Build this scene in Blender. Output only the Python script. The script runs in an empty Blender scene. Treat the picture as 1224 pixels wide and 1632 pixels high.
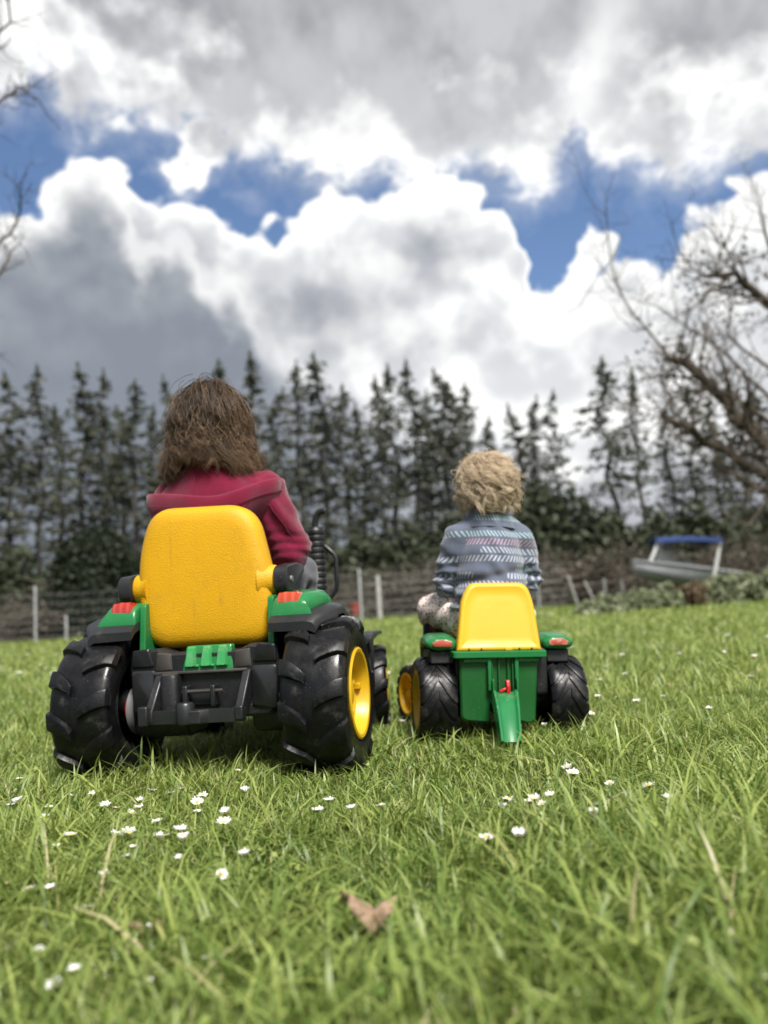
import bpy, bmesh, math, random
import numpy as np
from mathutils import Vector, Matrix, Euler

random.seed(7)
RNG = np.random.default_rng(11)
R = math.radians
scene = bpy.context.scene
COL = scene.collection

# ------------------------------------------------------------------ camera
FPX, CAM_H = 1250.0, 0.31            # focal length in photo pixels, eye height above the lawn
PITCH = math.atan(150.0 / FPX)
ROLL = R(3.7)
_R0 = Vector((1, 0, 0)); _U0 = Vector((0, -math.sin(PITCH), math.cos(PITCH))); CF = Vector((0, math.cos(PITCH), math.sin(PITCH)))
CR = _R0 * math.cos(ROLL) - _U0 * math.sin(ROLL)
CU = _U0 * math.cos(ROLL) + _R0 * math.sin(ROLL)
CPOS = Vector((0, 0, CAM_H))
cam_data = bpy.data.cameras.new('camera')
cam = bpy.data.objects.new('camera', cam_data); COL.objects.link(cam)
cam.matrix_world = Matrix(((CR.x, CU.x, -CF.x, CPOS.x), (CR.y, CU.y, -CF.y, CPOS.y), (CR.z, CU.z, -CF.z, CPOS.z), (0, 0, 0, 1)))
cam_data.sensor_fit = 'VERTICAL'; cam_data.sensor_height = 24.0
cam_data.lens = 24.0 * FPX / 1632.0
cam_data.clip_start = 0.02; cam_data.clip_end = 2000
cam_data.dof.use_dof = True
cam_data.dof.focus_distance = 1.31
cam_data.dof.aperture_fstop = 1.8
scene.camera = cam

def ray(px, py):
    return CR * ((px - 612) / FPX) + CU * ((816 - py) / FPX) + CF
def at(px, py, Y):                    # the point seen at that place in the photo, Y metres ahead
    d = ray(px, py); return CPOS + d * (Y / d.y)
def on_ground(px, py, z=0.0):
    d = ray(px, py); return CPOS + d * ((z - CAM_H) / d.z)
def azel(px, py):
    d = ray(px, py).normalized()
    return math.degrees(math.atan2(d.x, d.y)), math.degrees(math.asin(d.z))

# ------------------------------------------------------------------ sun and sky
SUN_EL, SUN_AZ = 54.0, 157.0          # azimuth clockwise from straight ahead: behind the camera, to the right
sun_data = bpy.data.lights.new('sun', 'SUN')
sun_data.energy = 4.9; sun_data.angle = R(18); sun_data.color = (1.0, 0.96, 0.9)
sun = bpy.data.objects.new('sun', sun_data); COL.objects.link(sun)
_sd = Vector((math.sin(R(SUN_AZ)) * math.cos(R(SUN_EL)), math.cos(R(SUN_AZ)) * math.cos(R(SUN_EL)), math.sin(R(SUN_EL))))
sun.rotation_euler = _sd.to_track_quat('Z', 'Y').to_euler()
sun.location = (3, -2, 6)

scene.view_settings.view_transform = 'Standard'
scene.view_settings.look = 'None'
scene.view_settings.exposure = 0.55
scene.view_settings.gamma = 1.0
scene.view_settings.use_curve_mapping = False
scene.render.engine = 'CYCLES'
scene.cycles.use_denoising = True
scene.cycles.max_bounces = 6
scene.cycles.transparent_max_bounces = 6
scene.cycles.caustics_reflective = False
scene.cycles.caustics_refractive = False

world = bpy.data.worlds.new('World'); scene.world = world
world.use_nodes = True
wt = world.node_tree; wt.nodes.clear()

class NT:
    """small helper that writes math as nodes"""
    def __init__(s, tree): s.t = tree
    def n(s, typ, **kw):
        nd = s.t.nodes.new(typ)
        for k, v in kw.items(): setattr(nd, k, v)
        return nd
    def put(s, sock, v):
        if v is None: return
        if hasattr(v, 'is_output') or isinstance(v, bpy.types.NodeSocket): s.t.links.new(v, sock)
        else: sock.default_value = v
    def m(s, op, a, b=None, c=None, clamp=False):
        nd = s.n('ShaderNodeMath', operation=op); nd.use_clamp = clamp
        for i, v in enumerate((a, b, c)): s.put(nd.inputs[i], v)
        return nd.outputs[0]
    def vm(s, op, a, b=None):
        nd = s.n('ShaderNodeVectorMath', operation=op)
        s.put(nd.inputs[0], a)
        if b is not None:
            if op == 'SCALE': s.put(nd.inputs['Scale'], b)
            else: s.put(nd.inputs[1], b)
        return nd.outputs[0]
    def noise(s, vec, scale, detail=4, rough=.55, dist=0., out=0):
        nd = s.n('ShaderNodeTexNoise'); s.put(nd.inputs['Vector'], vec)
        nd.inputs['Scale'].default_value = scale; nd.inputs['Detail'].default_value = detail
        nd.inputs['Roughness'].default_value = rough; nd.inputs['Distortion'].default_value = dist
        return nd.outputs[out]
    def vor(s, vec, scale, feature='F1', out='Distance', smooth=None, rand=1.0):
        nd = s.n('ShaderNodeTexVoronoi', feature=feature); s.put(nd.inputs['Vector'], vec)
        nd.inputs['Scale'].default_value = scale; nd.inputs['Randomness'].default_value = rand
        if smooth is not None: nd.inputs['Smoothness'].default_value = smooth
        return nd.outputs[out]
    def sep(s, v):
        nd = s.n('ShaderNodeSeparateXYZ'); s.put(nd.inputs[0], v); return nd.outputs
    def comb(s, x, y, z):
        nd = s.n('ShaderNodeCombineXYZ')
        for i, v in enumerate((x, y, z)): s.put(nd.inputs[i], v)
        return nd.outputs[0]
    def smooth(s, v, a, b, lo=0., hi=1.):
        nd = s.n('ShaderNodeMapRange', interpolation_type='SMOOTHSTEP')
        s.put(nd.inputs[0], v)
        for i, q in enumerate((a, b, lo, hi)): s.put(nd.inputs[1 + i], q)
        return nd.outputs[0]
    def mix(s, f, a, b, blend='MIX'):
        nd = s.n('ShaderNodeMix', data_type='RGBA', blend_type=blend)
        s.put(nd.inputs[0], f)
        for sock, v in ((nd.inputs[6], a), (nd.inputs[7], b)):
            if isinstance(v, (tuple, list)) and len(v) == 3: v = (*v, 1)
            s.put(sock, v)
        return nd.outputs[2]

W = NT(wt)
tc = W.n('ShaderNodeTexCoord').outputs['Generated']
dx, dy, dz = W.sep(tc)
AZ = W.m('MULTIPLY', W.m('ARCTAN2', dx, dy), 57.29578)
EL = W.m('MULTIPLY', W.m('ARCSINE', dz), 57.29578)
# ragged, billowing edges: shift the lookup by noise
wn1 = W.n('ShaderNodeTexNoise'); wt.links.new(tc, wn1.inputs['Vector'])
wn1.inputs['Scale'].default_value = 9; wn1.inputs['Detail'].default_value = 4.5; wn1.inputs['Roughness'].default_value = .58
wc = W.sep(W.vm('SUBTRACT', wn1.outputs['Color'], (.5, .5, .5)))
AZW = W.m('MULTIPLY_ADD', wc[0], 8.0, AZ)
ELW = W.m('MULTIPLY_ADD', wc[1], 8.0, EL)
wn2 = W.n('ShaderNodeTexNoise'); wt.links.new(tc, wn2.inputs['Vector'])
wn2.inputs['Scale'].default_value = 16; wn2.inputs['Detail'].default_value = 3; wn2.inputs['Roughness'].default_value = .5
wc2 = W.sep(W.vm('SUBTRACT', wn2.outputs['Color'], (.5, .5, .5)))
AZ2 = W.m('MULTIPLY_ADD', wc2[0], 4.0, AZ)
EL2 = W.m('MULTIPLY_ADD', wc2[1], 4.0, EL)

def blob(px, py, rx, ry, A=None, E=None, soft=True, tilt=0.):
    """a soft ellipse in the sky round the direction seen at (px, py); rx, ry in photo pixels"""
    A = A or AZW; E = E or ELW
    a0, e0 = azel(px, py); k = math.degrees(1 / FPX) * .9
    u = W.m('SUBTRACT', A, a0); v = W.m('SUBTRACT', E, e0)
    if tilt:
        c, s_ = math.cos(R(tilt)), math.sin(R(tilt))
        u2 = W.m('ADD', W.m('MULTIPLY', u, c), W.m('MULTIPLY', v, s_))
        v = W.m('SUBTRACT', W.m('MULTIPLY', v, c), W.m('MULTIPLY', u, s_)); u = u2
    u = W.m('MULTIPLY', u, 1 / (rx * k)); v = W.m('MULTIPLY', v, 1 / (ry * k))
    r2 = W.m('ADD', W.m('MULTIPLY', u, u), W.m('MULTIPLY', v, v))
    return W.m('EXPONENT', W.m('MULTIPLY', r2, -1.0))
def add_all(lst):
    o = lst[0]
    for q in lst[1:]: o = W.m('ADD', o, q)
    return o

fine = W.m('SUBTRACT', W.noise(tc, 11, 6, .56), .5)
big = W.m('SUBTRACT', W.noise(tc, 2.6, 1.5, .5), .5)
tcw = W.vm('ADD', tc, W.vm('SCALE', wn2.outputs['Color'], .05))
puff = W.vor(tcw, 11, 'F1')
puff2 = W.vor(tcw, 27, 'F1')
up_tc = W.vm('ADD', tc, (0.012, 0.0, 0.026))
relief = W.m('SUBTRACT', W.noise(tc, 10, 3.5, .5), W.noise(up_tc, 10, 3.5, .5))

# --- high deck: everything above a ragged lower edge that passes through the photo points
wisp = W.m('SUBTRACT', W.noise(W.vm('MULTIPLY', tc, (1.0, 1.0, 1.4)), 27, 4, .62, .5), .5)
def curve_el(points, A):
    t = W.n('ShaderNodeMapRange'); W.put(t.inputs[0], A)
    for i, v in enumerate((-60., 60., 0., 1.)): t.inputs[1 + i].default_value = v
    fc = W.n('ShaderNodeFloatCurve'); wt.links.new(t.outputs[0], fc.inputs['Value'])
    cv = fc.mapping.curves[0]
    pts = sorted(((a + 60) / 120, e / 50) for a, e in [azel(*p) for p in points])
    cv.points[0].location = (0, pts[0][1]); cv.points[1].location = (1, pts[-1][1])
    for x, y in pts: cv.points.new(x, max(0, y))
    fc.mapping.update()
    return W.m('MULTIPLY', fc.outputs[0], 50)
edge_el = curve_el([(-400, 200), (-150, 120), (-40, 150), (20, 120), (70, 100), (110, 150), (170, 168), (240, 165), (320, 172), (365, 225), (430, 235), (490, 245), (540, 268), (620, 262), (700, 262), (770, 272), (840, 285), (880, 262), (912, 215), (932, 190), (955, 235), (1040, 240), (1110, 262), (1180, 235), (1300, 190), (1500, 230)], AZ2)
deck = W.m('ADD', W.m('SUBTRACT', W.m('ADD', EL2, 1.0), edge_el), W.m('ADD', W.m('MULTIPLY', fine, 6.5), W.m('MULTIPLY', wisp, 4.5)))
deck = W.m('MAXIMUM', deck, W.m('ADD', W.m('MULTIPLY_ADD', blob(325, 240, 90, 50, AZ2, EL2, tilt=30), 9.0, -4.6), W.m('ADD', W.m('MULTIPLY', fine, 10), W.m('MULTIPLY', wisp, 8))))
deck_a = W.m('ADD', W.m('MULTIPLY', W.smooth(deck, -3.0, .6), .22), W.m('MULTIPLY', W.smooth(deck, -.7, 1.5), .78))
deck_thick = W.smooth(W.m('ADD', deck, W.m('ADD', W.m('MULTIPLY', relief, 14.0), W.m('MULTIPLY', big, 10))), 1.0, 7.0)
grey = W.mix(W.smooth(W.m('ADD', W.noise(W.vm('MULTIPLY', tc, (1.4, 1.0, 1.0)), 5.5, 4, .55), W.m('MULTIPLY', relief, .5)), .34, .66), (.30, .315, .34), (.56, .57, .59))
deck_c = W.mix(W.m('MULTIPLY', deck_thick, .94), W.mix(W.smooth(relief, -.08, .10), (1.10, 1.10, 1.09), (.74, .75, .77)), grey)
deck_c = W.mix(W.m('MULTIPLY', blob(950, 110, 40, 130, AZ2, EL2, tilt=-28), .75), deck_c, (1.05, 1.05, 1.05))

def cumulus(points, lump=4.6, edge=.6):
    """a bank of cumulus whose upper outline passes through the photo points; depth below that outline in degrees"""
    top = curve_el(points, AZ2)
    b = W.m('SUBTRACT', W.m('ADD', top, .9), EL2)
    b = W.m('ADD', b, W.m('MULTIPLY', W.m('SUBTRACT', .38, puff), lump))
    b = W.m('ADD', b, W.m('MULTIPLY', W.m('SUBTRACT', .38, puff2), lump * .45))
    b = W.m('ADD', b, W.m('ADD', W.m('MULTIPLY', fine, 2.2), W.m('MULTIPLY', wisp, .5)))
    return b, W.smooth(b, -.12, edge)

bank, bank_a = cumulus([(-300, 420), (-120, 390), (0, 345), (50, 300), (110, 268), (190, 268), (250, 285), (310, 330), (345, 372), (420, 360), (480, 345), (540, 312), (600, 290), (660, 285),
                        (730, 290), (790, 325), (818, 380), (838, 440), (858, 462), (900, 440), (960, 400), (1030, 378), (1080, 350), (1130, 312), (1180, 280), (1230, 255), (1330, 250), (1500, 300)])
shade_in = add_all([W.m('MULTIPLY', blob(690, 395, 80, 60, AZ2, EL2), .75), W.m('MULTIPLY', blob(520, 490, 150, 70, AZ2, EL2), .7),
                    W.m('MULTIPLY', blob(690, 560, 150, 40, AZ2, EL2), .3), W.m('MULTIPLY', blob(960, 500, 130, 50, AZ2, EL2), .18), W.m('MULTIPLY', blob(260, 420, 200, 120, AZ2, EL2), .55)])
low = W.m('MULTIPLY', W.smooth(EL, 26, 3, 0, .38), W.smooth(AZ, 14, -10, .15, 1))
thick = W.m('MULTIPLY', W.smooth(bank, .4, 5.5), W.m('ADD', W.m('ADD', shade_in, low), W.m('MULTIPLY', W.m('ADD', relief, big), .6)), clamp=True)
white = W.mix(W.smooth(W.m('ADD', W.m('MULTIPLY', relief, 1.0), W.m('MULTIPLY', puff, .16)), -.06, .20), (1.14, 1.14, 1.12), (.76, .775, .80))
bank_c = W.mix(thick, W.mix(W.smooth(bank, .3, 2.5), (1.10, 1.10, 1.08), white), (.29, .315, .36))
bank2, bank2_a = cumulus([(-300, 450), (-100, 410), (0, 350), (60, 302), (120, 288), (175, 305), (205, 345), (222, 385), (245, 362), (272, 350), (300, 375), (318, 412), (345, 462), (372, 440), (392, 470), (420, 525),
                          (520, 610), (700, 700), (860, 760), (1000, 740), (1200, 700), (1500, 640)], lump=3.2, edge=1.9)
thick2 = W.m('MULTIPLY', W.smooth(bank2, .3, 4.4), W.m('ADD', W.smooth(AZ, 6, -7, .42, .92), W.m('MULTIPLY', W.m('ADD', W.m('MULTIPLY', relief, .9), big), .7)), clamp=True)
bank2_c = W.mix(thick2, W.mix(W.smooth(EL, 23.5, 17), (1.02, 1.02, 1.01), (.58, .60, .635)), (.255, .285, .335))

sky = W.n('ShaderNodeTexSky', sky_type='NISHITA')
sky.sun_disc = False; sky.sun_elevation = R(SUN_EL); sky.sun_rotation = R(SUN_AZ)
sky.altitude = 200; sky.air_density = 1.0; sky.dust_density = .6; sky.ozone_density = 1.6
CLOUD = 7.2                           # brightness of white cloud in the sky texture's own units
c = W.mix(1.0, sky.outputs[0], (.92, .97, 1.05), 'MULTIPLY')
sc = lambda col: W.vm('SCALE', col, CLOUD)
c = W.mix(deck_a, c, sc(deck_c))
c = W.mix(bank_a, c, sc(bank_c))
c = W.mix(bank2_a, c, sc(bank2_c))
bg = W.n('ShaderNodeBackground'); wt.links.new(c, bg.inputs[0]); bg.inputs[1].default_value = 0.10
wo = W.n('ShaderNodeOutputWorld'); wt.links.new(bg.outputs[0], wo.inputs[0])
world.cycles.sampling_method = 'MANUAL'; world.cycles.sample_map_resolution = 512

# ------------------------------------------------------------------ helpers
class MB:
    """collects shapes; build() links them as one mesh object"""
    def __init__(s): s.v = []; s.f = []; s.m = []; s.mi = 0
    def add(s, vs, fs):
        o = len(s.v); s.v += [tuple(p) for p in vs]
        s.f += [tuple(i + o for i in f) for f in fs]; s.m += [s.mi] * len(fs); return s
    def box(s, c, size, rot=None, taper=1.0):
        x, y, z = (q / 2 for q in size); vs = []
        for k in (-1, 1):
            t = taper if k > 0 else 1
            for i, j in ((-1, -1), (1, -1), (1, 1), (-1, 1)): vs.append(Vector((i * x * t, j * y * t, k * z)))
        if rot: 
            e = Euler(rot); vs = [e.to_matrix() @ p for p in vs]
        vs = [p + Vector(c) for p in vs]
        return s.add(vs, [(0, 3, 2, 1), (4, 5, 6, 7), (0, 1, 5, 4), (1, 2, 6, 5), (2, 3, 7, 6), (3, 0, 4, 7)])
    def rings(s, rings, cap=True, closed=True):
        n = len(rings[0]); vs = [p for r in rings for p in r]; fs = []
        for i in range(len(rings) - 1):
            for j in range(n if closed else n - 1):
                a, b = i * n + j, i * n + (j + 1) % n
                fs.append((a, b, b + n, a + n))
        if cap:
            fs.append(tuple(reversed(range(n)))); fs.append(tuple((len(rings) - 1) * n + j for j in range(n)))
        return s.add(vs, fs)
    def tube(s, path, rad, n=8, cap=True, flat=1.0):
        path = [Vector(p) for p in path]
        if not hasattr(rad, '__len__'): rad = [rad] * len(path)
        rings = []; up = None
        for i, p in enumerate(path):
            t = (path[min(i + 1, len(path) - 1)] - path[max(i - 1, 0)]).normalized()
            if up is None:
                a = Vector((0, 0, 1)) if abs(t.z) < .9 else Vector((1, 0, 0))
                u = t.cross(a).normalized()
            else:
                u = (up - t * up.dot(t)).normalized()
            up = u; w = t.cross(u)
            rings.append([p + (u * math.cos(2 * math.pi * k / n) + w * math.sin(2 * math.pi * k / n) * flat) * rad[i] for k in range(n)])
        return s.rings(rings, cap)
    def lathe(s, prof, axis='X', c=(0, 0, 0), n=40, cap=False):
        """prof: (radius, offset along the axis)"""
        rings = []
        for r, a in prof:
            ring = []
            for k in range(n):
                t = 2 * math.pi * k / n; u, w = r * math.cos(t), r * math.sin(t)
                p = {'X': (a, u, w), 'Y': (w, a, u), 'Z': (u, w, a)}[axis]
                ring.append((p[0] + c[0], p[1] + c[1], p[2] + c[2]))
            rings.append(ring)
        return s.rings(rings, cap)
    def ell(s, c, r, nu=20, nv=12, rot=None):
        rings = []
        e = Euler(rot).to_matrix() if rot else None
        for i in range(nv + 1):
            ph = math.pi * i / nv; q = max(1e-4, math.sin(ph)); ring = []
            for k in range(nu):
                t = 2 * math.pi * k / nu
                p = Vector((r[0] * q * math.cos(t), r[1] * q * math.sin(t), -r[2] * math.cos(ph)))
                if e: p = e @ p
                ring.append(p + Vector(c))
            rings.append(ring)
        return s.rings(rings, True)
    def limb(s, path, rad, n=14):
        """tapered limb with round ends"""
        path = [Vector(p) for p in path]
        s.tube(path, rad, n)
        for p, r in zip(path, rad): s.ell(p, (r, r, r), n, 8)
        return s
    def prism(s, poly, axis, a, b):
        """poly: 2D outline; extruded along axis from a to b"""
        def P(u, w, t): return {'X': (t, u, w), 'Y': (u, t, w), 'Z': (u, w, t)}[axis]
        return s.rings([[P(u, w, a) for u, w in poly], [P(u, w, b) for u, w in poly]])
    def build(s, name, mat, parent=None, smooth=True, sharp=38, bevel=0, sub=0, loc=None):
        me = bpy.data.meshes.new(name); me.from_pydata(s.v, [], s.f); me.update()
        bm = bmesh.new(); bm.from_mesh(me); bmesh.ops.recalc_face_normals(bm, faces=bm.faces); bm.to_mesh(me); bm.free()
        mats = mat if isinstance(mat, (list, tuple)) else [mat]
        for q in mats: me.materials.append(q)
        if len(mats) > 1: me.polygons.foreach_set('material_index', s.m)
        if smooth:
            me.polygons.foreach_set('use_smooth', [True] * len(me.polygons))
            if sharp and not sub: me.set_sharp_from_angle(angle=R(sharp))
        o = bpy.data.objects.new(name, me); COL.objects.link(o)
        if parent: o.parent = parent
        if loc: o.location = loc
        if bevel:
            b = o.modifiers.new('bevel', 'BEVEL'); b.width = bevel; b.segments = 2; b.limit_method = 'ANGLE'; b.angle_limit = R(40); b.harden_normals = False
        if sub:
            b = o.modifiers.new('sub', 'SUBSURF'); b.levels = sub; b.render_levels = sub
        return o

def tag(o, label=None, cat=None, group=None, kind=None):
    if label: o['label'] = label
    if cat: o['category'] = cat
    if group: o['group'] = group
    if kind: o['kind'] = kind
    return o
def empty(name, loc=(0, 0, 0), rot=(0, 0, 0), parent=None):
    o = bpy.data.objects.new(name, None); COL.objects.link(o); o.location = loc; o.rotation_euler = rot
    o.empty_display_size = .05
    if parent: o.parent = parent
    return o
def copy_tree(o, parent=None):
    c_ = o.copy(); COL.objects.link(c_); c_.parent = parent
    for ch in o.children: copy_tree(ch, c_)
    return c_
def np_mesh(name, V, loops, starts, totals, mats, parent=None, smooth=False, mat_index=None):
    me = bpy.data.meshes.new(name)
    me.vertices.add(len(V)); me.vertices.foreach_set('co', np.asarray(V, np.float32).ravel())
    me.loops.add(len(loops)); me.loops.foreach_set('vertex_index', np.asarray(loops, np.int32))
    me.polygons.add(len(starts)); me.polygons.foreach_set('loop_start', np.asarray(starts, np.int32)); me.polygons.foreach_set('loop_total', np.asarray(totals, np.int32))
    if smooth: me.polygons.foreach_set('use_smooth', np.ones(len(starts), bool))
    if mat_index is not None: me.polygons.foreach_set('material_index', np.asarray(mat_index, np.int32))
    me.update(calc_edges=True)
    for q in (mats if isinstance(mats, (list, tuple)) else [mats]): me.materials.append(q)
    o = bpy.data.objects.new(name, me); COL.objects.link(o)
    if parent: o.parent = parent
    return o
def quads_obj(name, C, U, Wd, mats, parent=None, colour=None, bend=None):
    """many separate leaf quads: centre C, half-axes U, Wd"""
    n = len(C)
    if bend is None: V = np.stack([C - U * .15 - Wd, C + U - Wd * .2, C + U * .2 + Wd, C - U], 1).reshape(-1, 3)
    else: V = np.stack([C - U - Wd, C + U - Wd, C + U + Wd, C - U + Wd], 1).reshape(-1, 3)
    o = np_mesh(name, V, np.arange(4 * n), np.arange(n) * 4, np.full(n, 4), mats, parent)
    if colour is not None:
        a = o.data.attributes.new('tint', 'FLOAT', 'POINT'); a.data.foreach_set('value', np.repeat(colour, 4).astype(np.float32))
    return o
def vnoise(x, y, s, seed=0):
    """smooth value noise on the plane, 0..1"""
    g = np.random.default_rng(seed).random((128, 128)); x = np.asarray(x) / s + 64; y = np.asarray(y) / s + 64
    i, j = np.floor(x).astype(int), np.floor(y).astype(int); a, b = x - i, y - j
    a, b = a * a * (3 - 2 * a), b * b * (3 - 2 * b)
    q = lambda p, r: g[p % 128, r % 128]
    return (q(i, j) * (1 - a) + q(i + 1, j) * a) * (1 - b) + (q(i, j + 1) * (1 - a) + q(i + 1, j + 1) * a) * b

ORD = 'first second third fourth fifth sixth seventh eighth ninth tenth eleventh twelfth thirteenth fourteenth fifteenth sixteenth seventeenth eighteenth nineteenth twentieth twenty-first twenty-second'.split()
def ordinal(k, n):
    """k-th of n (from 0) counted from the nearer end of the row"""
    if k == 0: return 'leftmost'
    if k == n - 1: return 'rightmost'
    return ORD[k] + ' from the left' if k <= n // 2 else ORD[n - 1 - k] + ' from the right'
# ------------------------------------------------------------------ materials
def mat(name, col, rough=.5, var=.15, vscale=6., bump=0., bscale=60., spec=.5, metal=0., dirt=None, dscale=9., dlo=.55, dhi=.75, coat=0., sheen=0., voro=False, rvar=.0, streak=None, speck=None):
    m_ = bpy.data.materials.new(name); m_.use_nodes = True
    T = NT(m_.node_tree); p = m_.node_tree.nodes['Principled BSDF']
    co = T.n('ShaderNodeTexCoord').outputs['Object']
    nz = T.noise(co, vscale, 4, .6)
    c_ = T.mix(T.smooth(nz, .25, .75), tuple(q * (1 - var) for q in col), tuple(min(1, q * (1 + var)) for q in col))
    if dirt:
        dn = T.noise(co, dscale, 7, .68)
        c_ = T.mix(T.smooth(dn, dlo, dhi, 0, .8), c_, dirt)
    if streak:
        sv = T.vm('MULTIPLY', co, (1.0, 1.0, .10)); sn = T.noise(sv, 60, 5, .7)
        c_ = T.mix(T.m('MULTIPLY', T.smooth(sn, .56, .74, 0, .75), T.smooth(T.noise(co, 7, 3, .6), .42, .62)), c_, streak)
    if speck:
        c_ = T.mix(T.m('MULTIPLY', T.smooth(T.noise(co, 330, 2, .5), .70, .74), T.smooth(T.noise(co, 24, 2, .5), .45, .6)), c_, speck)
    m_.node_tree.links.new(c_, p.inputs['Base Color'])
    if rvar:
        m_.node_tree.links.new(T.smooth(T.noise(co, vscale * 2.3, 5, .6), .3, .7, max(.05, rough - rvar), min(1, rough + rvar)), p.inputs['Roughness'])
    else: p.inputs['Roughness'].default_value = rough
    p.inputs['Specular IOR Level'].default_value = spec
    p.inputs['Metallic'].default_value = metal
    p.inputs['Coat Weight'].default_value = coat
    if sheen: p.inputs['Sheen Weight'].default_value = sheen; p.inputs['Sheen Roughness'].default_value = .5
    if bump:
        b = T.n('ShaderNodeBump'); b.inputs['Distance'].default_value = bump; b.inputs['Strength'].default_value = 1
        h = T.vor(co, bscale) if voro else T.noise(co, bscale, 4, .6)
        m_.node_tree.links.new(h, b.inputs['Height']); m_.node_tree.links.new(b.outputs[0], p.inputs['Normal'])
    return m_
def leafmat(name, c0, c1, trans=.25, rough=.55, spec=.3):
    """foliage: colour between c0 and c1 by each leaf's own tint, a little light passes through"""
    m_ = bpy.data.materials.new(name); m_.use_nodes = True
    T = NT(m_.node_tree); p = m_.node_tree.nodes['Principled BSDF']
    a = T.n('ShaderNodeAttribute', attribute_name='tint').outputs['Fac']
    c_ = T.mix(a, c0, c1); L = m_.node_tree.links
    L.new(c_, p.inputs['Base Color']); p.inputs['Roughness'].default_value = rough; p.inputs['Specular IOR Level'].default_value = spec
    t = T.n('ShaderNodeBsdfTranslucent'); L.new(c_, t.inputs[0])
    mx = T.n('ShaderNodeMixShader'); mx.inputs[0].default_value = trans
    L.new(p.outputs[0], mx.inputs[1]); L.new(t.outputs[0], mx.inputs[2])
    L.new(mx.outputs[0], m_.node_tree.nodes['Material Output'].inputs[0])
    return m_

M = {}
M['conifer'] = leafmat('conifer_needles', (.052, .060, .042), (.112, .118, .082), .25)
M['evergreen'] = leafmat('evergreen_leaves', (.034, .042, .026), (.075, .088, .050), .15)
M['topiary'] = leafmat('dark_shrub_leaves', (.008, .014, .008), (.026, .038, .016), .05)
M['hedge'] = leafmat('variegated_hedge_leaves', (.10, .13, .06), (.36, .38, .24), .25)
M['hedge_red'] = leafmat('reddish_leaves', (.10, .055, .035), (.24, .20, .12), .2)
M['bramble'] = leafmat('dry_bramble', (.050, .042, .030), (.125, .105, .075), .1)
M['bark'] = mat('bark', (.06, .05, .042), .9, .4, 3, .02, 9)
M['bark_moss'] = mat('mossy_bark', (.085, .066, .05), .9, .4, 3, .01, 20, dirt=(.07, .075, .03), dscale=4)
M['pine_bark'] = mat('conifer_bark', (.045, .04, .036), .9, .3, 3, .02, 9)
M['stake'] = mat('galvanised_stake', (.42, .43, .43), .6, .15, 8)
M['pale_wood'] = mat('pale_weathered_wood', (.40, .39, .37), .85, .25, 8, .004, 40)
M['wire'] = mat('fence_wire', (.24, .24, .24), .5, .1, 8, metal=.6)
M['brush'] = mat('dead_branch', (.085, .070, .056), .9, .4, 6, .004, 30)
M['alu'] = mat('aluminium_hull', (.36, .37, .38), .5, .12, 3, dirt=(.2, .2, .2), dscale=3)
M['alu_dark'] = mat('dull_hull_stripe', (.16, .17, .18), .6, .1)
M['white_p'] = mat('white_paint', (.75, .75, .73), .5, .05)
M['blue_canvas'] = mat('blue_canvas', (.035, .070, .22), .8, .12, 4, .002, 200)

# ------------------------------------------------------------------ ground and grass
gm = mat('lawn_soil', (.055, .085, .024), .95, .5, 3.5, .02, 40, dirt=(.085, .07, .04), dscale=7, spec=.1)
g = MB()
N = 72
xs = [math.copysign(abs(t) ** 3.2, t) * 620 for t in np.linspace(-1, 1, N)]
for j in range(N):
    for i in range(N):
        g.v.append((xs[i], xs[j], 0.0))
for j in range(N - 1):
    for i in range(N - 1): g.f.append((j * N + i, j * N + i + 1, (j + 1) * N + i + 1, (j + 1) * N + i)); g.m.append(0)
ground = tag(g.build('ground', gm), kind='structure')

def blades(n, Y, half, hmin, hmax, w, seed, lean=(.2, 1.0), dry=.06, x=None, y=None, hmul=None, pale=0.):
    r = np.random.default_rng(seed)
    if x is None:
        a = r.random(n); y = np.sqrt(Y[0] ** 2 + a * (Y[1] ** 2 - Y[0] ** 2)); x = (r.random(n) * 2 - 1) * (y * half + .35)
    else: n = len(x)
    patch = vnoise(x, y, .16, 3) * .5 + vnoise(x, y, .5, 4) * .5
    h = (hmin + (hmax - hmin) * r.random(n) ** 1.6) * (.45 + 1.0 * patch)
    if hmul is not None: h = h * hmul
    w = w * (.6 + .8 * r.random(n))
    ph = r.random(n) * 2 * np.pi; le = lean[0] + (lean[1] - lean[0]) * r.random(n)
    d = np.stack([np.cos(ph), np.sin(ph), np.zeros(n)], 1)
    tw = ph + np.pi / 2 + r.normal(0, .5, n); s_ = np.stack([np.cos(tw), np.sin(tw), np.zeros(n)], 1)
    base = np.stack([x, y, np.full(n, -.004)], 1)
    pts = []
    for t, wk in ((0, .75), (.38, 1.), (.72, .72), (1., 0)):
        cen = base + d * (h * le * t ** 2 * 1.05)[:, None] + np.stack([np.zeros(n), np.zeros(n), h * (t - .42 * le * t ** 2)], 1)
        if wk: pts += [cen - s_ * (w * wk / 2)[:, None], cen + s_ * (w * wk / 2)[:, None]]
        else: pts.append(cen)
    V = np.stack(pts, 1)                                             # n,7,3
    tint = np.clip(r.normal(.45, .22, n) + (patch - .5) * .35 + pale, 0, 1); isdry = r.random(n) < dry
    tint = np.where(isdry, 1.35 + .4 * r.random(n), tint)
    return V, tint
def clear_of_wheels(x, y):
    """grass pressed down under the wheels"""
    k = np.ones(len(x))
    for wx, wy, yaw, rad, hw in WHEELS:
        c_, s_ = math.cos(R(yaw)), math.sin(R(yaw))
        lx = (x - wx) * c_ - (y - wy) * s_; ly = (x - wx) * s_ + (y - wy) * c_
        k = np.where((abs(lx) < hw) & (abs(ly) < rad), .22, k)
    return k
WHEELS = []
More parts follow.
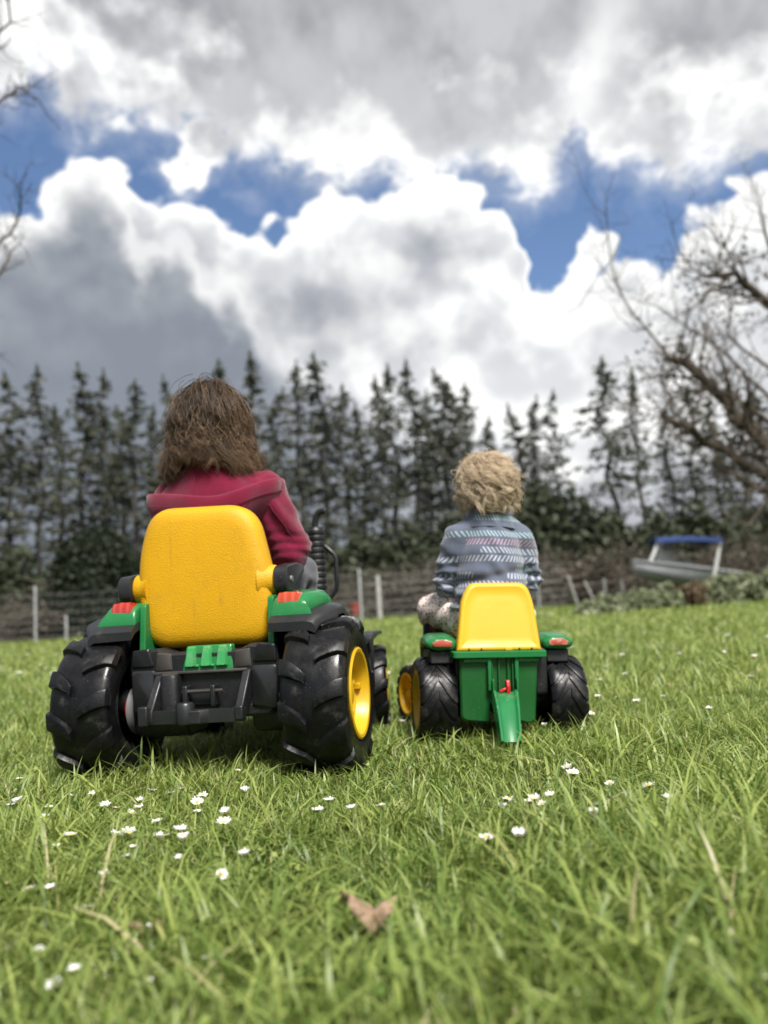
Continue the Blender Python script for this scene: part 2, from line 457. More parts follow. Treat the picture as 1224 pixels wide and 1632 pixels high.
def wheel_spot(o, yaw, lx, ly, rad, hw):
    c_, s_ = math.cos(R(yaw)), math.sin(R(yaw))
    WHEELS.append((o[0] + lx * c_ + ly * s_, o[1] - lx * s_ + ly * c_, yaw, rad, hw))
OL, YAWL = (-.358, 1.605, 0.), 10.0
OS, YAWS, ROLLS = (.224, 1.80, 0.), -5.0, 3.0
for sx in (-1, 1):
    wheel_spot(OL, YAWL, sx * .233, 0, .09, .075); wheel_spot(OL, YAWL, sx * .213, .5, .06, .05)
    wheel_spot(OS, YAWS, sx * .142, 0, .06, .05); wheel_spot(OS, YAWS, sx * .16, .3, .04, .04)

parts = []
def band(n, Y, half, *a, **k):
    V, t = blades(n, Y, half, *a, **k); b = V[:, 0, :]; kk = clear_of_wheels(b[:, 0], b[:, 1]); V[:, :, 2] *= kk[:, None]
    parts.append((V, t))
band(62000, (.34, 1.15), .66, .014, .052, .0019, 1, dry=.10)
band(10000, (.34, 1.15), .66, .04, .105, .0028, 2, lean=(.3, 1.5), dry=.015)
band(80000, (1.1, 2.3), .64, .014, .050, .0026, 3, dry=.12)
band(13000, (1.1, 2.3), .64, .035, .090, .0028, 4, lean=(.2, 1.5), dry=.015)
band(80000, (2.2, 5.0), .64, .018, .055, .0042, 5, dry=.10, pale=.08)
band(9000, (2.2, 5.0), .64, .05, .11, .005, 6)
band(60000, (4.8, 10.), .66, .03, .075, .010, 7, pale=.08)
band(52000, (9.5, 19.), .68, .04, .10, .022, 8, pale=.08)
# longer tufts
for k, (px, py, sp, n, h0, h1) in enumerate([(905, 1470, .10, 420, .06, .15), (1010, 1400, .09, 260, .05, .12), (640, 1560, .09, 260, .04, .10), (1130, 1540, .10, 300, .05, .13), (470, 1500, .10, 260, .04, .10),
        (60, 1330, .10, 240, .04, .10), (930, 1230, .10, 260, .05, .11), (780, 1190, .10, 300, .03, .07), (590, 1200, .08, 260, .04, .09), (330, 1230, .16, 420, .03, .075), (150, 1250, .12, 300, .04, .10), (520, 1245, .10, 260, .03, .08),
        (1090, 1180, .12, 260, .05, .10), (1180, 1290, .10, 260, .05, .11), (40, 1480, .07, 120, .05, .13), (300, 1580, .07, 160, .04, .11), (700, 1180, .09, 260, .03, .07), (900, 1180, .10, 300, .04, .09), (1200, 1440, .08, 180, .05, .12)]):
    c0 = on_ground(px, py); r = np.random.default_rng(100 + k)
    x = c0.x + r.normal(0, sp, n) * .7; y = c0.y + r.normal(0, sp, n)
    V, t = blades(n, None, None, h0, h1, .0042, 200 + k, lean=(.25, 1.2), x=x, y=y, dry=.03)
    kk = clear_of_wheels(x, y); V[:, :, 2] *= kk[:, None]; parts.append((V, t))
V = np.concatenate([p[0] for p in parts]); T_ = np.concatenate([p[1] for p in parts]); n = len(V)
o7 = (np.arange(n) * 7)[:, None]
lp = np.concatenate([o7 + np.array([[0, 1, 3, 2, 2, 3, 5, 4, 4, 5, 6]])], 1).ravel()
st = (np.arange(n) * 11)[:, None] + np.array([[0, 4, 8]])
gmat = bpy.data.materials.new('grass_blade'); gmat.use_nodes = True
T = NT(gmat.node_tree); L = gmat.node_tree.links; p = gmat.node_tree.nodes['Principled BSDF']
a = T.n('ShaderNodeAttribute', attribute_name='tint').outputs['Fac']
gc = T.mix(T.smooth(a, 0, 1), (.112, .180, .036), (.37, .44, .12))
gc = T.mix(T.smooth(a, 1.2, 1.7), gc, T.mix(T.smooth(a, 1.5, 1.75), (.34, .31, .13), (.52, .46, .27)))
L.new(gc, p.inputs['Base Color']); p.inputs['Roughness'].default_value = .42; p.inputs['Specular IOR Level'].default_value = .45
tr = T.n('ShaderNodeBsdfTranslucent'); L.new(T.mix(.35, gc, (.30, .42, .05)), tr.inputs[0])
mx = T.n('ShaderNodeMixShader'); mx.inputs[0].default_value = .36
L.new(p.outputs[0], mx.inputs[1]); L.new(tr.outputs[0], mx.inputs[2]); L.new(mx.outputs[0], gmat.node_tree.nodes['Material Output'].inputs[0])
grass = np_mesh('grass', V.reshape(-1, 3), lp, st.ravel(), np.tile([4, 4, 3], n), gmat, smooth=True)
at_ = grass.data.attributes.new('tint', 'FLOAT', 'POINT'); at_.data.foreach_set('value', np.repeat(T_, 7).astype(np.float32))
tag(grass, 'uneven green spring lawn grass with dry straw blades', 'grass', kind='stuff')

# low clover and moss leaves between the blades
r = np.random.default_rng(77); n = 26000
a = r.random(n); y = .36 + a ** 1.5 * 2.6; x = (r.random(n) * 2 - 1) * (y * .64 + .3); keep = vnoise(x, y, .13, 9) * .6 + vnoise(x, y, .4, 10) * .4 > .52
x, y = x[keep], y[keep]; n = len(x)
C = np.stack([x, y, .004 + .020 * r.random(n)], 1); nrm = r.normal(0, .35, (n, 3)); nrm[:, 2] += 1; nrm /= np.linalg.norm(nrm, axis=1)[:, None]
U = np.cross(nrm, r.normal(0, 1, (n, 3))); U /= np.linalg.norm(U, axis=1)[:, None]; Wd = np.cross(nrm, U); sz = .0035 + .004 * r.random(n)
cl_ = quads_obj('clover', C, U * sz[:, None], Wd * (sz * .85)[:, None], leafmat('clover_leaf', (.10, .17, .03), (.34, .40, .12), .3), None, r.random(n))
tag(cl_, 'low clover and moss leaves between the grass blades', 'clover', kind='stuff')

# ------------------------------------------------------------------ background trees
def conifer_variant(seed, h=13.5, dens=1.0):
    r = np.random.default_rng(seed)
    root = empty('conifer_tree'); wid = r.uniform(.8, 1.25); bare = r.uniform(.08, .26); drp = r.uniform(.25, .6)
    t = MB(); path = [(r.normal(0, .04) * i, r.normal(0, .03) * i, h * i / 8) for i in range(9)]
    t.tube(path, [.17 * (1 - i / 8.4) + .012 for i in range(9)], 7).build('trunk', M['pine_bark'], root)
    C, U, Wd, tint = [], [], [], []
    br = MB()
    z = h * bare
    while z < h * .985:
        f = z / h; Lm = 2.35 * (1 - f) ** .75 * (.55 + .45 * min(1, f / .3)) * wid + .08
        nb = r.integers(3, 6)
        for q in range(nb):
            if r.random() > (.50 if f < .45 else .80) * dens: continue
            ph = r.random() * 2 * np.pi; Lb = Lm * (.55 + .6 * r.random()); drop = .05 + drp * (1 - f) * r.random()
            ax = np.array([math.cos(ph), math.sin(ph), 0]); px_ = np.interp(z, [p_[2] for p_ in path], [p_[0] for p_ in path]); py_ = np.interp(z, [p_[2] for p_ in path], [p_[1] for p_ in path])
            b0 = np.array([px_, py_, z]); pend = b0 + ax * Lb + np.array([0, 0, -drop * Lb + .12 * Lb])
            br.tube([b0, (b0 + pend) / 2 + np.array([0, 0, .08 * Lb]), pend], [.022, .014, .005], 3)
            m_ = int(4 + Lb * 9.5)
            for k in range(m_):
                s_ = (.15 + .85 * r.random()) * 1.0
                c_ = b0 + (pend - b0) * s_ + r.normal(0, .07 + .05 * Lb, 3) * np.array([1, 1, .7])
                u = ax * .55 + r.normal(0, .45, 3); u[2] -= .35; u /= np.linalg.norm(u)
                w_ = np.cross(u, r.normal(0, 1, 3)); w_ /= np.linalg.norm(w_) + 1e-6
                sz = .075 + .125 * r.random()
                C.append(c_); U.append(u * sz); Wd.append(w_ * sz * .48); tint.append(np.clip(r.normal(.45, .25), 0, 1))
        z += .17 + .20 * r.random() * (1.15 - f)
    # leading shoot
    for k in range(26):
        s_ = r.random(); c_ = np.array([path[-1][0], path[-1][1], h - .5 + .75 * s_]) + r.normal(0, .09 * (1 - s_) + .01, 3)
        u = np.array([r.normal(0, .3), r.normal(0, .3), 1.]); w_ = np.cross(u, r.normal(0, 1, 3)); w_ /= np.linalg.norm(w_)
        C.append(c_); U.append(u * .14); Wd.append(w_ * .05); tint.append(.4)
    tag(br.build('branches', M['pine_bark'], root), kind='stuff')
    quads_obj('crown', np.array(C), np.array(U), np.array(Wd), M['conifer'], root, np.array(tint))
    return root
variants = [conifer_variant(40 + k, dens=d) for k, d in enumerate((1.0, .92, .8, 1.05, .7, .97, .86, 1.1))]
used = [False] * 8
tops = [(-75, 590, 42), (-28, 570, 43), (14, 590, 41), (62, 576, 41), (95, 640, 46), (125, 580, 42), (165, 584, 42), (190, 640, 47), (210, 600, 41), (236, 640, 44), (270, 592, 42), (305, 610, 45), (340, 568, 42), (372, 620, 46), (398, 562, 42),
        (440, 612, 46), (470, 570, 41), (508, 560, 42), (545, 606, 44), (572, 640, 46), (598, 596, 41), (617, 578, 43), (648, 566, 41), (672, 620, 46), (697, 580, 41), (718, 610, 45), (738, 604, 43), (772, 660, 46), (815, 642, 43), (845, 628, 44), (876, 616, 42),
        (955, 566, 41), (1000, 584, 42), (1058, 640, 44), (1092, 610, 42), (1128, 630, 45), (1165, 600, 41), (1205, 610, 43), (1250, 590, 42), (1300, 610, 42)]
side = ['far left', 'left', 'middle', 'right', 'far right']
for k, (px, py, Y) in enumerate(tops):
    v = (k * 3 + k // 7) % 8
    o = variants[v] if not used[v] else copy_tree(variants[v]); used[v] = True
    top = at(px, py, Y); o.location = (top.x, Y, 0); s_ = top.z / 13.9
    wdt = s_ * (.85 + .62 * ((k * 37) % 10) / 10)
    o.scale = (wdt, wdt, s_); o.rotation_euler = (0, 0, k * 2.1)
    tip = 'tall' if py < 575 else 'middling' if py < 606 else 'shorter'
    lab = '%s dark conifer behind the fence, %s of the tree row' % (tip, ordinal(k, len(tops)))
    tag(o, lab, 'tree', 'conifers in the tree row')

def leafy(name, c0, r3, n, size, material, seed, hollow=.55, lumpy=1.0):
    """a bush: leaf quads through the outer part of a lumpy ellipsoid, twigs inside"""
    r = np.random.default_rng(seed)
    d = r.normal(0, 1, (n, 3)); d /= np.linalg.norm(d, axis=1)[:, None]; d[:, 2] = np.abs(d[:, 2]) * 1.15 - .18
    lump = 1 + lumpy * (.16 * np.sin(d[:, 0] * 5 + seed) * np.cos(d[:, 1] * 4.3 + seed * 2) + .12 * np.sin(d[:, 2] * 7 + d[:, 0] * 6))
    rad = (hollow + (1 - hollow) * r.random(n) ** .6) * lump
    C = d * rad[:, None] * np.array(r3)
    U = r.normal(0, 1, (n, 3)) + d * .5; U /= np.linalg.norm(U, axis=1)[:, None]
    Wd = np.cross(U, r.normal(0, 1, (n, 3))); Wd /= np.linalg.norm(Wd, axis=1)[:, None]
    sz = size * (.6 + .8 * r.random(n))
    root = empty(name, c0)
    cr = quads_obj('foliage', C, U * sz[:, None], Wd * (sz * .5)[:, None], material, root, np.clip(r.normal(.45, .25, n), 0, 1))
    st_ = MB()
    for k in range(7):
        ph = r.random() * 6.28; q = .55 + .3 * r.random()
        st_.tube([(0.02 * math.cos(ph), .02 * math.sin(ph), -r3[2] * .25), (r3[0] * .3 * math.cos(ph), r3[1] * .3 * math.sin(ph), r3[2] * .35), (r3[0] * q * math.cos(ph), r3[1] * q * math.sin(ph), r3[2] * .75)], [.03, .02, .006], 4)
    st_.build('stems', M['bark'], root)
    return root
# dark evergreen belt under the conifers
belt = [(-60, 846, 36), (10, 872, 35), (75, 905, 37), (270, 900, 37), (330, 860, 38), (420, 850, 37), (500, 852, 36), (570, 850, 37), (640, 838, 36), (710, 815, 37), (780, 782, 38), (850, 758, 36), (905, 778, 36), (965, 815, 37), (1030, 822, 36), (1090, 800, 37), (1150, 806, 36), (1215, 800, 37), (1290, 800, 36)]
for k, (px, py, Y) in enumerate(belt):
    tp = at(px, py, Y); b = leafy('evergreen_bush', (tp.x, Y, tp.z * .22), (1.75, 1.3, tp.z * .74), 2600, .20, M['evergreen'], 300 + k, .35)
    tag(b, 'dark evergreen bush under the conifers, %s of the belt' % ordinal(k, len(belt)), 'bush', 'evergreen belt')
# lower, nearer undergrowth between fence and belt: brown bare scrub and brambles
scrub = [(-30, 968, 24, .9), (30, 970, 22, .9), (105, 975, 21, .7), (260, 955, 24, .8), (470, 925, 26, .9), (540, 912, 25, 1.0), (610, 930, 23, .8), (665, 900, 26, 1.1), (725, 880, 27, 1.2), (880, 888, 25, 1.2), (850, 880, 26, 1.2), (930, 890, 25, 1.1), (990, 868, 26, 1.1), (1090, 868, 27, 1.2), (1170, 860, 24, 1.1), (1215, 850, 22, 1.1)]
def scrub_bush(c0, rad, hgt, seed, label):
    r = np.random.default_rng(seed); root = empty('dry_scrub', c0); t = MB()
    for k in range(46):
        ph = r.random() * 6.28; q = rad * (.3 + .8 * r.random()); hh = hgt * (.5 + .6 * r.random())
        p0 = np.array([r.normal(0, rad * .3), r.normal(0, rad * .3), 0]); p2 = p0 + np.array([q * math.cos(ph), q * math.sin(ph), hh]); pm = (p0 + p2) / 2 + np.array([0, 0, hh * .2]) + r.normal(0, .05, 3)
        t.tube([p0, pm, p2], [.016, .011, .004], 3)
        for j in range(4):
            a0 = pm + (p2 - pm) * r.random(); t.tube([a0, a0 + r.normal(0, .22, 3) + np.array([0, 0, .12])], [.006, .002], 3)
    t.build('stems', M['brush'], root)
    n = 420; C = r.normal(0, 1, (n, 3)) * np.array([rad * .55, rad * .5, hgt * .3]) + np.array([0, 0, hgt * .45]); C[:, 2] = np.abs(C[:, 2])
    U = r.normal(0, 1, (n, 3)); U /= np.linalg.norm(U, axis=1)[:, None]; Wd = np.cross(U, r.normal(0, 1, (n, 3))); Wd /= np.linalg.norm(Wd, axis=1)[:, None]
    quads_obj('leaves', C, U * .075, Wd * .035, M['bramble'], root, r.random(n))
    return tag(root, label, 'scrub', 'dry scrub behind the fence')
for k, (px, py, Y, rad) in enumerate(scrub):
    tp = at(px, py, Y)
    scrub_bush((tp.x, Y, 0), rad, max(.5, tp.z), 400 + k, 'brown leafless scrub behind the wire fence, %s of its kind' % ordinal(sorted(q[0] for q in scrub).index(px), len(scrub)))
# clipped dark shrub on the left
tp = at(152, 838, 20.0); tl = at(72, 900, 20.0)
b = leafy('round_shrub', (tp.x, 20.0, .45), (1.40, 1.2, tp.z - .42), 15000, .075, M['topiary'], 500, .88, .22)
core = MB().ell((0, 0, .1), (1.2, 1.05, (tp.z - .5) * .88), 24, 14); core.build('inner_growth', M['topiary'], b)
tag(b, 'large rounded dark green clipped shrub behind the fence on the left', 'shrub')

# low variegated hedge on the right
hed = [(960, 958, 11.2, .40), (1005, 950, 11.4, .44), (1050, 942, 11.6, .48), (1095, 936, 11.8, .52), (1140, 928, 11.8, .56), (1185, 920, 12.0, .60), (1230, 912, 12.0, .62), (1280, 905, 12.0, .65)]
for k, (px, py, Y, rr) in enumerate(hed):
    tp = at(px, py - 7, Y)
    b = leafy('hedge_shrub', (tp.x, Y, tp.z * .2), (.36, .40, tp.z * .82), 1500, .050, M['hedge_red'] if k == 3 else M['hedge'], 520 + k, .4)
    tag(b, 'low %s shrub in the lawn edge hedge, %s of the hedge' % ('reddish' if k == 3 else 'grey green', ordinal(k, len(hed))), 'hedge', 'low hedge at the right lawn edge')

# ------------------------------------------------------------------ bare trees
def twig_tree(mb, p0, d0, length, rad, depth, r, up=.12, nseg=4):
    p_ = np.array(p0, float); d_ = np.array(d0, float); pts = [p_.copy()]
    for i in range(nseg):
        d_ = d_ + r.normal(0, .20, 3) + np.array([0, 0, up * .5]); d_ /= np.linalg.norm(d_)
        p_ = p_ + d_ * length / nseg; pts.append(p_.copy())
    mb.tube(pts, [rad * (1 - .65 * i / nseg) for i in range(nseg + 1)], 5 if rad > .02 else 3, cap=False)
    if depth <= 0: return
    for k in range(r.integers(3, 6) if depth > 1 else r.integers(3, 5)):
        f_ = .25 + .75 * r.random(); q = pts[0] + 0; i = min(nseg - 1, int(f_ * nseg)); q = pts[i] + (pts[i + 1] - pts[i]) * (f_ * nseg - i)
        nd = d_ * .55 + r.normal(0, .6, 3) + np.array([0, 0, up]); nd /= np.linalg.norm(nd)
        twig_tree(mb, q, nd, length * (.42 + .25 * r.random()), rad * .42, depth - 1, r, up, 3 if depth < 2 else 4)
def bare_tree(name, label, base, limbs, Y, seed, trunk_r, leaves=0, sub=2):
    r = np.random.default_rng(seed); root = empty(name, base); B = np.array(base)
    tr_ = MB(); tw = MB()
    zt = max(at(l[0][0][0], l[0][0][1], Y).z for l in limbs)
    tr_.tube([(0, 0, -.1), (.05, 0, zt * .4), (0, .05, zt * .8), (.05, 0, zt + .4), (-.05, .1, zt + 1.4), (.1, 0, zt + 2.6)], [trunk_r * 1.35, trunk_r, trunk_r * .8, trunk_r * .55, trunk_r * .3, .012], 12).build('trunk', M['bark_moss'], root)
    allp = []
    for pts, r0, r1 in limbs:
        P_ = []
        for i, q in enumerate(pts):
            v = np.array(at(q[0], q[1], Y)) - B; v[1] += (r.random() - .5) * 1.6 * i / len(pts); P_.append(v)
        start = np.array([0, 0, max(.5, P_[0][2] - .5)]); P_ = [start] + P_
        # densify
        D = []
        for i in range(len(P_) - 1):
            for t in (0, .33, .66): D.append(P_[i] + (P_[i + 1] - P_[i]) * t + r.normal(0, .035, 3))
        D.append(P_[-1]); m_ = len(D)
        limb = MB(); limb.tube(D, [r0 + (r1 - r0) * (i / (m_ - 1)) ** .8 for i in range(m_)], 7).build('limb', M['bark_moss'], root)
        for i in range(3, m_):
            d_ = D[i] - D[i - 1]; d_ /= np.linalg.norm(d_)
            for q in range(2):
                nd = d_ * .5 + r.normal(0, .65, 3) + np.array([-.1 if base[0] > 0 else .1, 0, .25]); nd /= np.linalg.norm(nd)
                twig_tree(tw, D[i], nd, (.55 + .75 * r.random()) * (1 if base[0] > 0 else .5), max(.010, (r0 + (r1 - r0) * i / m_) * .36), sub, r)
            if r0 > .12: allp.append(D[i])
    sgn = 1 if base[0] > 0 else -1                                   # limbs on the sides away from the lawn
    for k in range(9):
        z0 = zt * .55 + (zt * .45 + 1.8) * k / 8; a_ = (k * 2.4) % 3.6 - 1.8; d_ = np.array([sgn * math.cos(a_), math.sin(a_), .75]); d_ /= np.linalg.norm(d_); ln = (2.2 - .13 * k) * (.8 + .4 * r.random())
        D = [np.array([0, 0, z0]) + d_ * ln * t + np.array([0, 0, .25 * ln * t * t]) + (r.normal(0, .06, 3) if t > 0 else 0) for t in (0, .2, .4, .6, .8, 1.0)]
        MB().tube(D, [trunk_r * .38 * (1 - .15 * i) for i in range(6)], 6).build('limb', M['bark_moss'], root)
        for i in range(2, 6):
            nd = d_ * .6 + r.normal(0, .6, 3) + np.array([0, 0, .3]); nd /= np.linalg.norm(nd); twig_tree(tw, D[i], nd, .7 + .5 * r.random(), .016, 1, r)
    tag(tw.build('twigs', M['bark_moss'], root), kind='stuff')
    if leaves:
        A_ = np.array(allp); C = A_[r.integers(0, len(A_), leaves)] + r.normal(0, .30, (leaves, 3))
        U = r.normal(0, 1, (leaves, 3)); U /= np.linalg.norm(U, axis=1)[:, None]; Wd = np.cross(U, r.normal(0, 1, (leaves, 3))); Wd /= np.linalg.norm(Wd, axis=1)[:, None]
        tag(quads_obj('old_leaves', C, U * .05, Wd * .03, M['bramble'], root, r.random(leaves) * .35), kind='stuff')
    return tag(root, label, 'tree')
Y = 13.0
bq = at(1420, 900, Y)
bare_tree('bare_oak_tree', 'leafless mossy oak reaching in from the right over the boat', (bq.x, Y, 0), [
    ([(1330, 770), (1224, 700), (1160, 640), (1105, 575), (1060, 572)], .17, .06),
    ([(1330, 620), (1224, 470), (1165, 435), (1120, 440)], .14, .035),
    ([(1330, 820), (1224, 760), (1140, 700), (1085, 690), (1070, 650)], .14, .035),
    ([(1330, 560), (1224, 420), (1205, 350)], .08, .015),
    ([(1330, 730), (1190, 640), (1100, 600), (1040, 520), (985, 440), (950, 375)], .05, .008),
    ([(1330, 720), (1200, 600), (1140, 560), (1060, 470)], .055, .010),
    ([(1330, 700), (1240, 600), (1170, 520), (1150, 400)], .06, .010),
    ([(1330, 860), (1250, 800), (1170, 760), (1120, 740)], .09, .02)], Y, 61, .34, leaves=900)
bq = at(-170, 1000, 12.)
bare_tree('bare_ash_tree', 'leafless twiggy tree along the left picture edge', (bq.x, 12.0, 0), [
    ([(-60, 480), (-20, 400), (20, 340), (40, 310)], .05, .010),
    ([(-60, 250), (-10, 160), (25, 130), (55, 150)], .045, .010),
    ([(-60, 200), (-15, 80), (10, 30), (25, -20)], .05, .012),
    ([(-60, 620), (-25, 540), (5, 450), (15, 400)], .045, .010)], 12.0, 62, .22, sub=1)

# ------------------------------------------------------------------ wire fence, stakes, brush, boat
fr = empty('wire_fence', at(300, 1010, 17.5)); fr.location.z = 0; fo = np.array(fr.location)
f0 = np.array(at(-120, 1040, 16.5)); f1 = np.array(at(905, 985, 18.0)); f0[2] = f1[2] = 0
def fpt(t, z): return f0 + (f1 - f0) * t + np.array([0, 0, z]) - fo
def t_of(px): 
    lo, hi = 0., 1.
    for _ in range(40):
        mid = (lo + hi) / 2; w_ = f0 + (f1 - f0) * mid; q = Vector(w_) - CPOS; z_ = q.dot(CF)
        if 612 + FPX * q.dot(CR) / z_ < px: lo = mid
        else: hi = mid
    return lo
for px, hgt, rad in ((57, 1.22, .028), (106, .55, .024), (250, 1.15, .026), (420, 1.1, .026), (577, 1.18, .026), (606, 1.0, .05), (730, 1.1, .026), (860, 1.1, .026), (-60, 1.15, .026)):
    t = t_of(px); MB().tube([fpt(t, -.1), fpt(t, hgt)], rad, 8).build('post', M['pale_wood'] if rad > .04 else M['stake'], fr)
for z in (.12, .28, .44, .62, .82, 1.02):
    w_ = MB(); w_.tube([fpt(t, z + .012 * math.sin(t * 37 + z * 9)) + np.array([0, -.03, 0]) for t in np.linspace(0, 1, 40)], .0048, 4).build('wire', M['wire'], fr)
vw = MB()
for t in np.linspace(0, 1, 130): vw.tube([fpt(t, .1) + np.array([0, -.036, 0]), fpt(t, 1.02) + np.array([0, -.036, 0])], .003, 3)
tag(vw.build('stay_wires', M['wire'], fr), kind='stuff')
tag(fr, 'wire mesh fence on thin grey posts along the far lawn edge', 'fence')
for k, (p0, p1, Y, lab) in enumerate([((924, 970), (904, 916), 14.5, 'pale leaning stake nearest the toddler, left of the boat'), ((953, 960), (931, 926), 14.5, 'pale stake leaning most, second left of the boat'),
                              ((966, 955), (962, 922), 14.8, 'upright pale stake just left of the hedge start'), ((994, 950), (990, 924), 14.8, 'short pale stake directly left of the boat bow')]):
    a_, b_ = at(*p0, Y), at(*p1, Y); a_.z = -.05
    m_ = MB(); d_ = b_ - a_
    m_.tube([a_ - a_, d_ * .5, d_ * .97, d_], [.05, .048, .046, .03], 6, flat=.5)
    o = m_.build('leaning_stake', M['pale_wood']); o.location = a_; tag(o, lab, 'stake', 'stakes left of the boat')
def brush_pile(c0, rx, hz, seed, label, n=70, moss=True):
    r = np.random.default_rng(seed); root = empty('brush_pile', c0)
    for k in range(9):
        y = r.normal(0, .3); z = hz * (.08 + .8 * k / 9) ; x0 = r.normal(0, rx * .35); l = rx * (.5 + .5 * r.random())
        MB().tube([(x0 - l, y, z + r.normal(0, .05)), (x0, y + .05, z + r.normal(0, .05) + .03), (x0 + l, y, z + r.normal(0, .08))], [.05, .042, .025], 7).build('log', M['brush'], root)
    t = MB()
    for k in range(n):
        p_ = np.array([r.normal(0, rx * .5), r.normal(0, .35), abs(r.normal(0, hz * .55))]); d_ = r.normal(0, 1, 3) * np.array([1, .4, .25]); d_ /= np.linalg.norm(d_)
        t.tube([p_ - d_ * .5, p_ + r.normal(0, .04, 3), p_ + d_ * .5], [.016, .012, .005], 4)
    tag(t.build('twigs', M['brush'], root), kind='stuff')
    m_ = 500; C = r.normal(0, 1, (m_, 3)) * np.array([rx * .5, .3, hz * .35]) + np.array([0, 0, hz * .6]); C[:, 2] = abs(C[:, 2])
    U = r.normal(0, 1, (m_, 3)); U /= np.linalg.norm(U, axis=1)[:, None]; Wd = np.cross(U, r.normal(0, 1, (m_, 3))); Wd /= np.linalg.norm(Wd, axis=1)[:, None]
    quads_obj('dead_leaves', C, U * .07, Wd * .04, M['bramble'], root, r.random(m_) * .8)
    return tag(root, label, 'brush pile')
for k, (px, Y, rx, hz, lab) in enumerate([(650, 20, 1.3, 1.0, 'heap of cut branches behind the fence between the tractors'), (960, 19, 1.2, 1.15, 'brown mossy brush heap left of the boat'), (60, 19, 1.1, .8, 'low brush heap behind the fence at far left')]):
    q = at(px, 960, Y); brush_pile((q.x, Y, 0), rx, hz, 600 + k, lab)
rb = at(566, 970, 19); o = MB().lathe([(.001, 0), (.10, 0), (.13, .26), (.115, .265), (.10, .24), (.085, .02), (.001, .02)], 'Z', n=18).build('red_bucket', mat('red_plastic_far', (.26, .04, .03), .6)); o.location = (rb.x, 19, rb.z - .13)
o.location.z = max(0.0, rb.z - .13); tag(o, 'small red object in the brush beside the centre fence post', 'bucket')

Yb = 17.0
bo = at(1085, 900, Yb); boat = empty('aluminium_boat', (bo.x, Yb, 0)); k_ = Yb / FPX
def bl(px, py, dy=0.): 
    q = at(px, py, Yb + dy); return Vector((q.x - bo.x, dy, q.z))
# hull: cross sections from bow (left, towards the viewer) to stern
bow, stern = bl(1010, 899, -.5), bl(1150, 918, 1.2)
secs = []; nS = 10; ks = 9
for i in range(nS):
    t = i / (nS - 1); c_ = bow.lerp(stern, t); hw = .62 * (1 - (1 - t) ** 2.2) + .015; dp = .26 + .16 * min(1, t * 2.5) - .05 * t
    ax = (stern - bow); ax.z = 0; ax.normalize(); sd = Vector((-ax.y, ax.x, 0)); ring = []
    for j in range(ks):
        u = j / (ks - 1) * 2 - 1; depth = dp * (1 - abs(u) ** 2.6)
        ring.append(c_ + sd * hw * (abs(u) ** .8) * (1 if u > 0 else -1) + Vector((0, 0, .06 * (1 - t) ** 2 - depth)) + ax * (-.0))
    secs.append(ring)
hm = MB(); hm.rings(secs, cap=False, closed=False); hu = hm.build('hull', M['alu'], boat)
so = hu.modifiers.new('solid', 'SOLIDIFY'); so.thickness = .02
MB().add([p for p in secs[-1]], [tuple(range(ks))]).build('transom', M['alu'], boat)
for j in (0, ks - 1): MB().tube([s_[j] + Vector((0, 0, .012)) for s_ in secs], .028, 8).build('gunwale', M['alu'], boat)
for j in (1, ks - 2): MB().tube([s_[j].lerp(s_[j + (1 if j == 1 else -1)], .2) for s_ in secs], .016, 6).build('strake', M['alu_dark'], boat)
for (a_, b_, dy) in (((1035, 900), (1050, 862), -.1), ((1138, 918), (1149, 858), -.1), ((1046, 905), (1056, 862), .35), ((1140, 915), (1148, 860), .35)):
    MB().tube([bl(*a_, dy), bl(*b_, dy)], .038, 8).build('canopy_post', M['white_p'], boat)
cp = MB(); c0, c1 = bl(1048, 861, -.2), bl(1152, 860, -.2); rr = []
for t in np.linspace(0, 1, 7):
    q = c0.lerp(c1, t); zz = .035 * math.sin(t * math.pi)
    rr.append([q + Vector((0, y, zz + z)) for y, z in ((0, -.06), (0, .03), (.2, .06), (.4, .06), (.6, .03), (.6, -.06), (.58, -.06), (.57, .0), (.4, .03), (.2, .03), (.03, .0), (.02, -.06))])
cp.rings(rr).build('canopy', M['blue_canvas'], boat)
MB().ell(bl(1062, 888, .3), (.17, .14, .22), 16, 10).build('seat', mat('cream_vinyl', (.5, .49, .44), .6), boat)
MB().box(bl(1080, 903, .5), (.5, .35, .25)).build('console', M['alu'], boat, bevel=.02)
for s_ in (-.45, .45): MB().box((s_, .6, .13), (.12, 1.0, .34)).build('trailer_block', M['pale_wood'], boat)
tag(boat, 'small aluminium boat with a blue canopy parked beyond the hedge', 'boat')

# ------------------------------------------------------------------ ride-on tractors
YEL = mat('yellow_grained_plastic', (.60, .315, .004), .52, .08, 5, .0005, 420, spec=.35, streak=(.30, .17, .03), speck=(.25, .14, .03), voro=True, dirt=(.40, .22, .02), dscale=6, dlo=.52, dhi=.80)
YEL2 = mat('yellow_smooth_plastic', (.61, .365, .010), .42, .05, 6, .0002, 120, spec=.4, rvar=.08)
RIMY = mat('yellow_rim_plastic', (.58, .35, .010), .38, .08, 20, dirt=(.25, .17, .05), dscale=22, dlo=.58, dhi=.75)
GRN = mat('green_plastic', (.014, .155, .042), .28, .10, 8, .0003, 90, spec=.5, speck=(.30, .34, .28), rvar=.10, dirt=(.06, .14, .06), dscale=16, dlo=.60, dhi=.78)
GRN_W = mat('worn_green_plastic', (.035, .26, .075), .42, .12, 30, dirt=(.16, .30, .17), dscale=26, dlo=.5, dhi=.72)
GRN_S = mat('dark_green_plastic', (.010, .090, .020), .38, .08, 7, .0002, 120, rvar=.10, streak=(.03, .12, .04), speck=(.16, .22, .12), dirt=(.020, .085, .028), dscale=12)
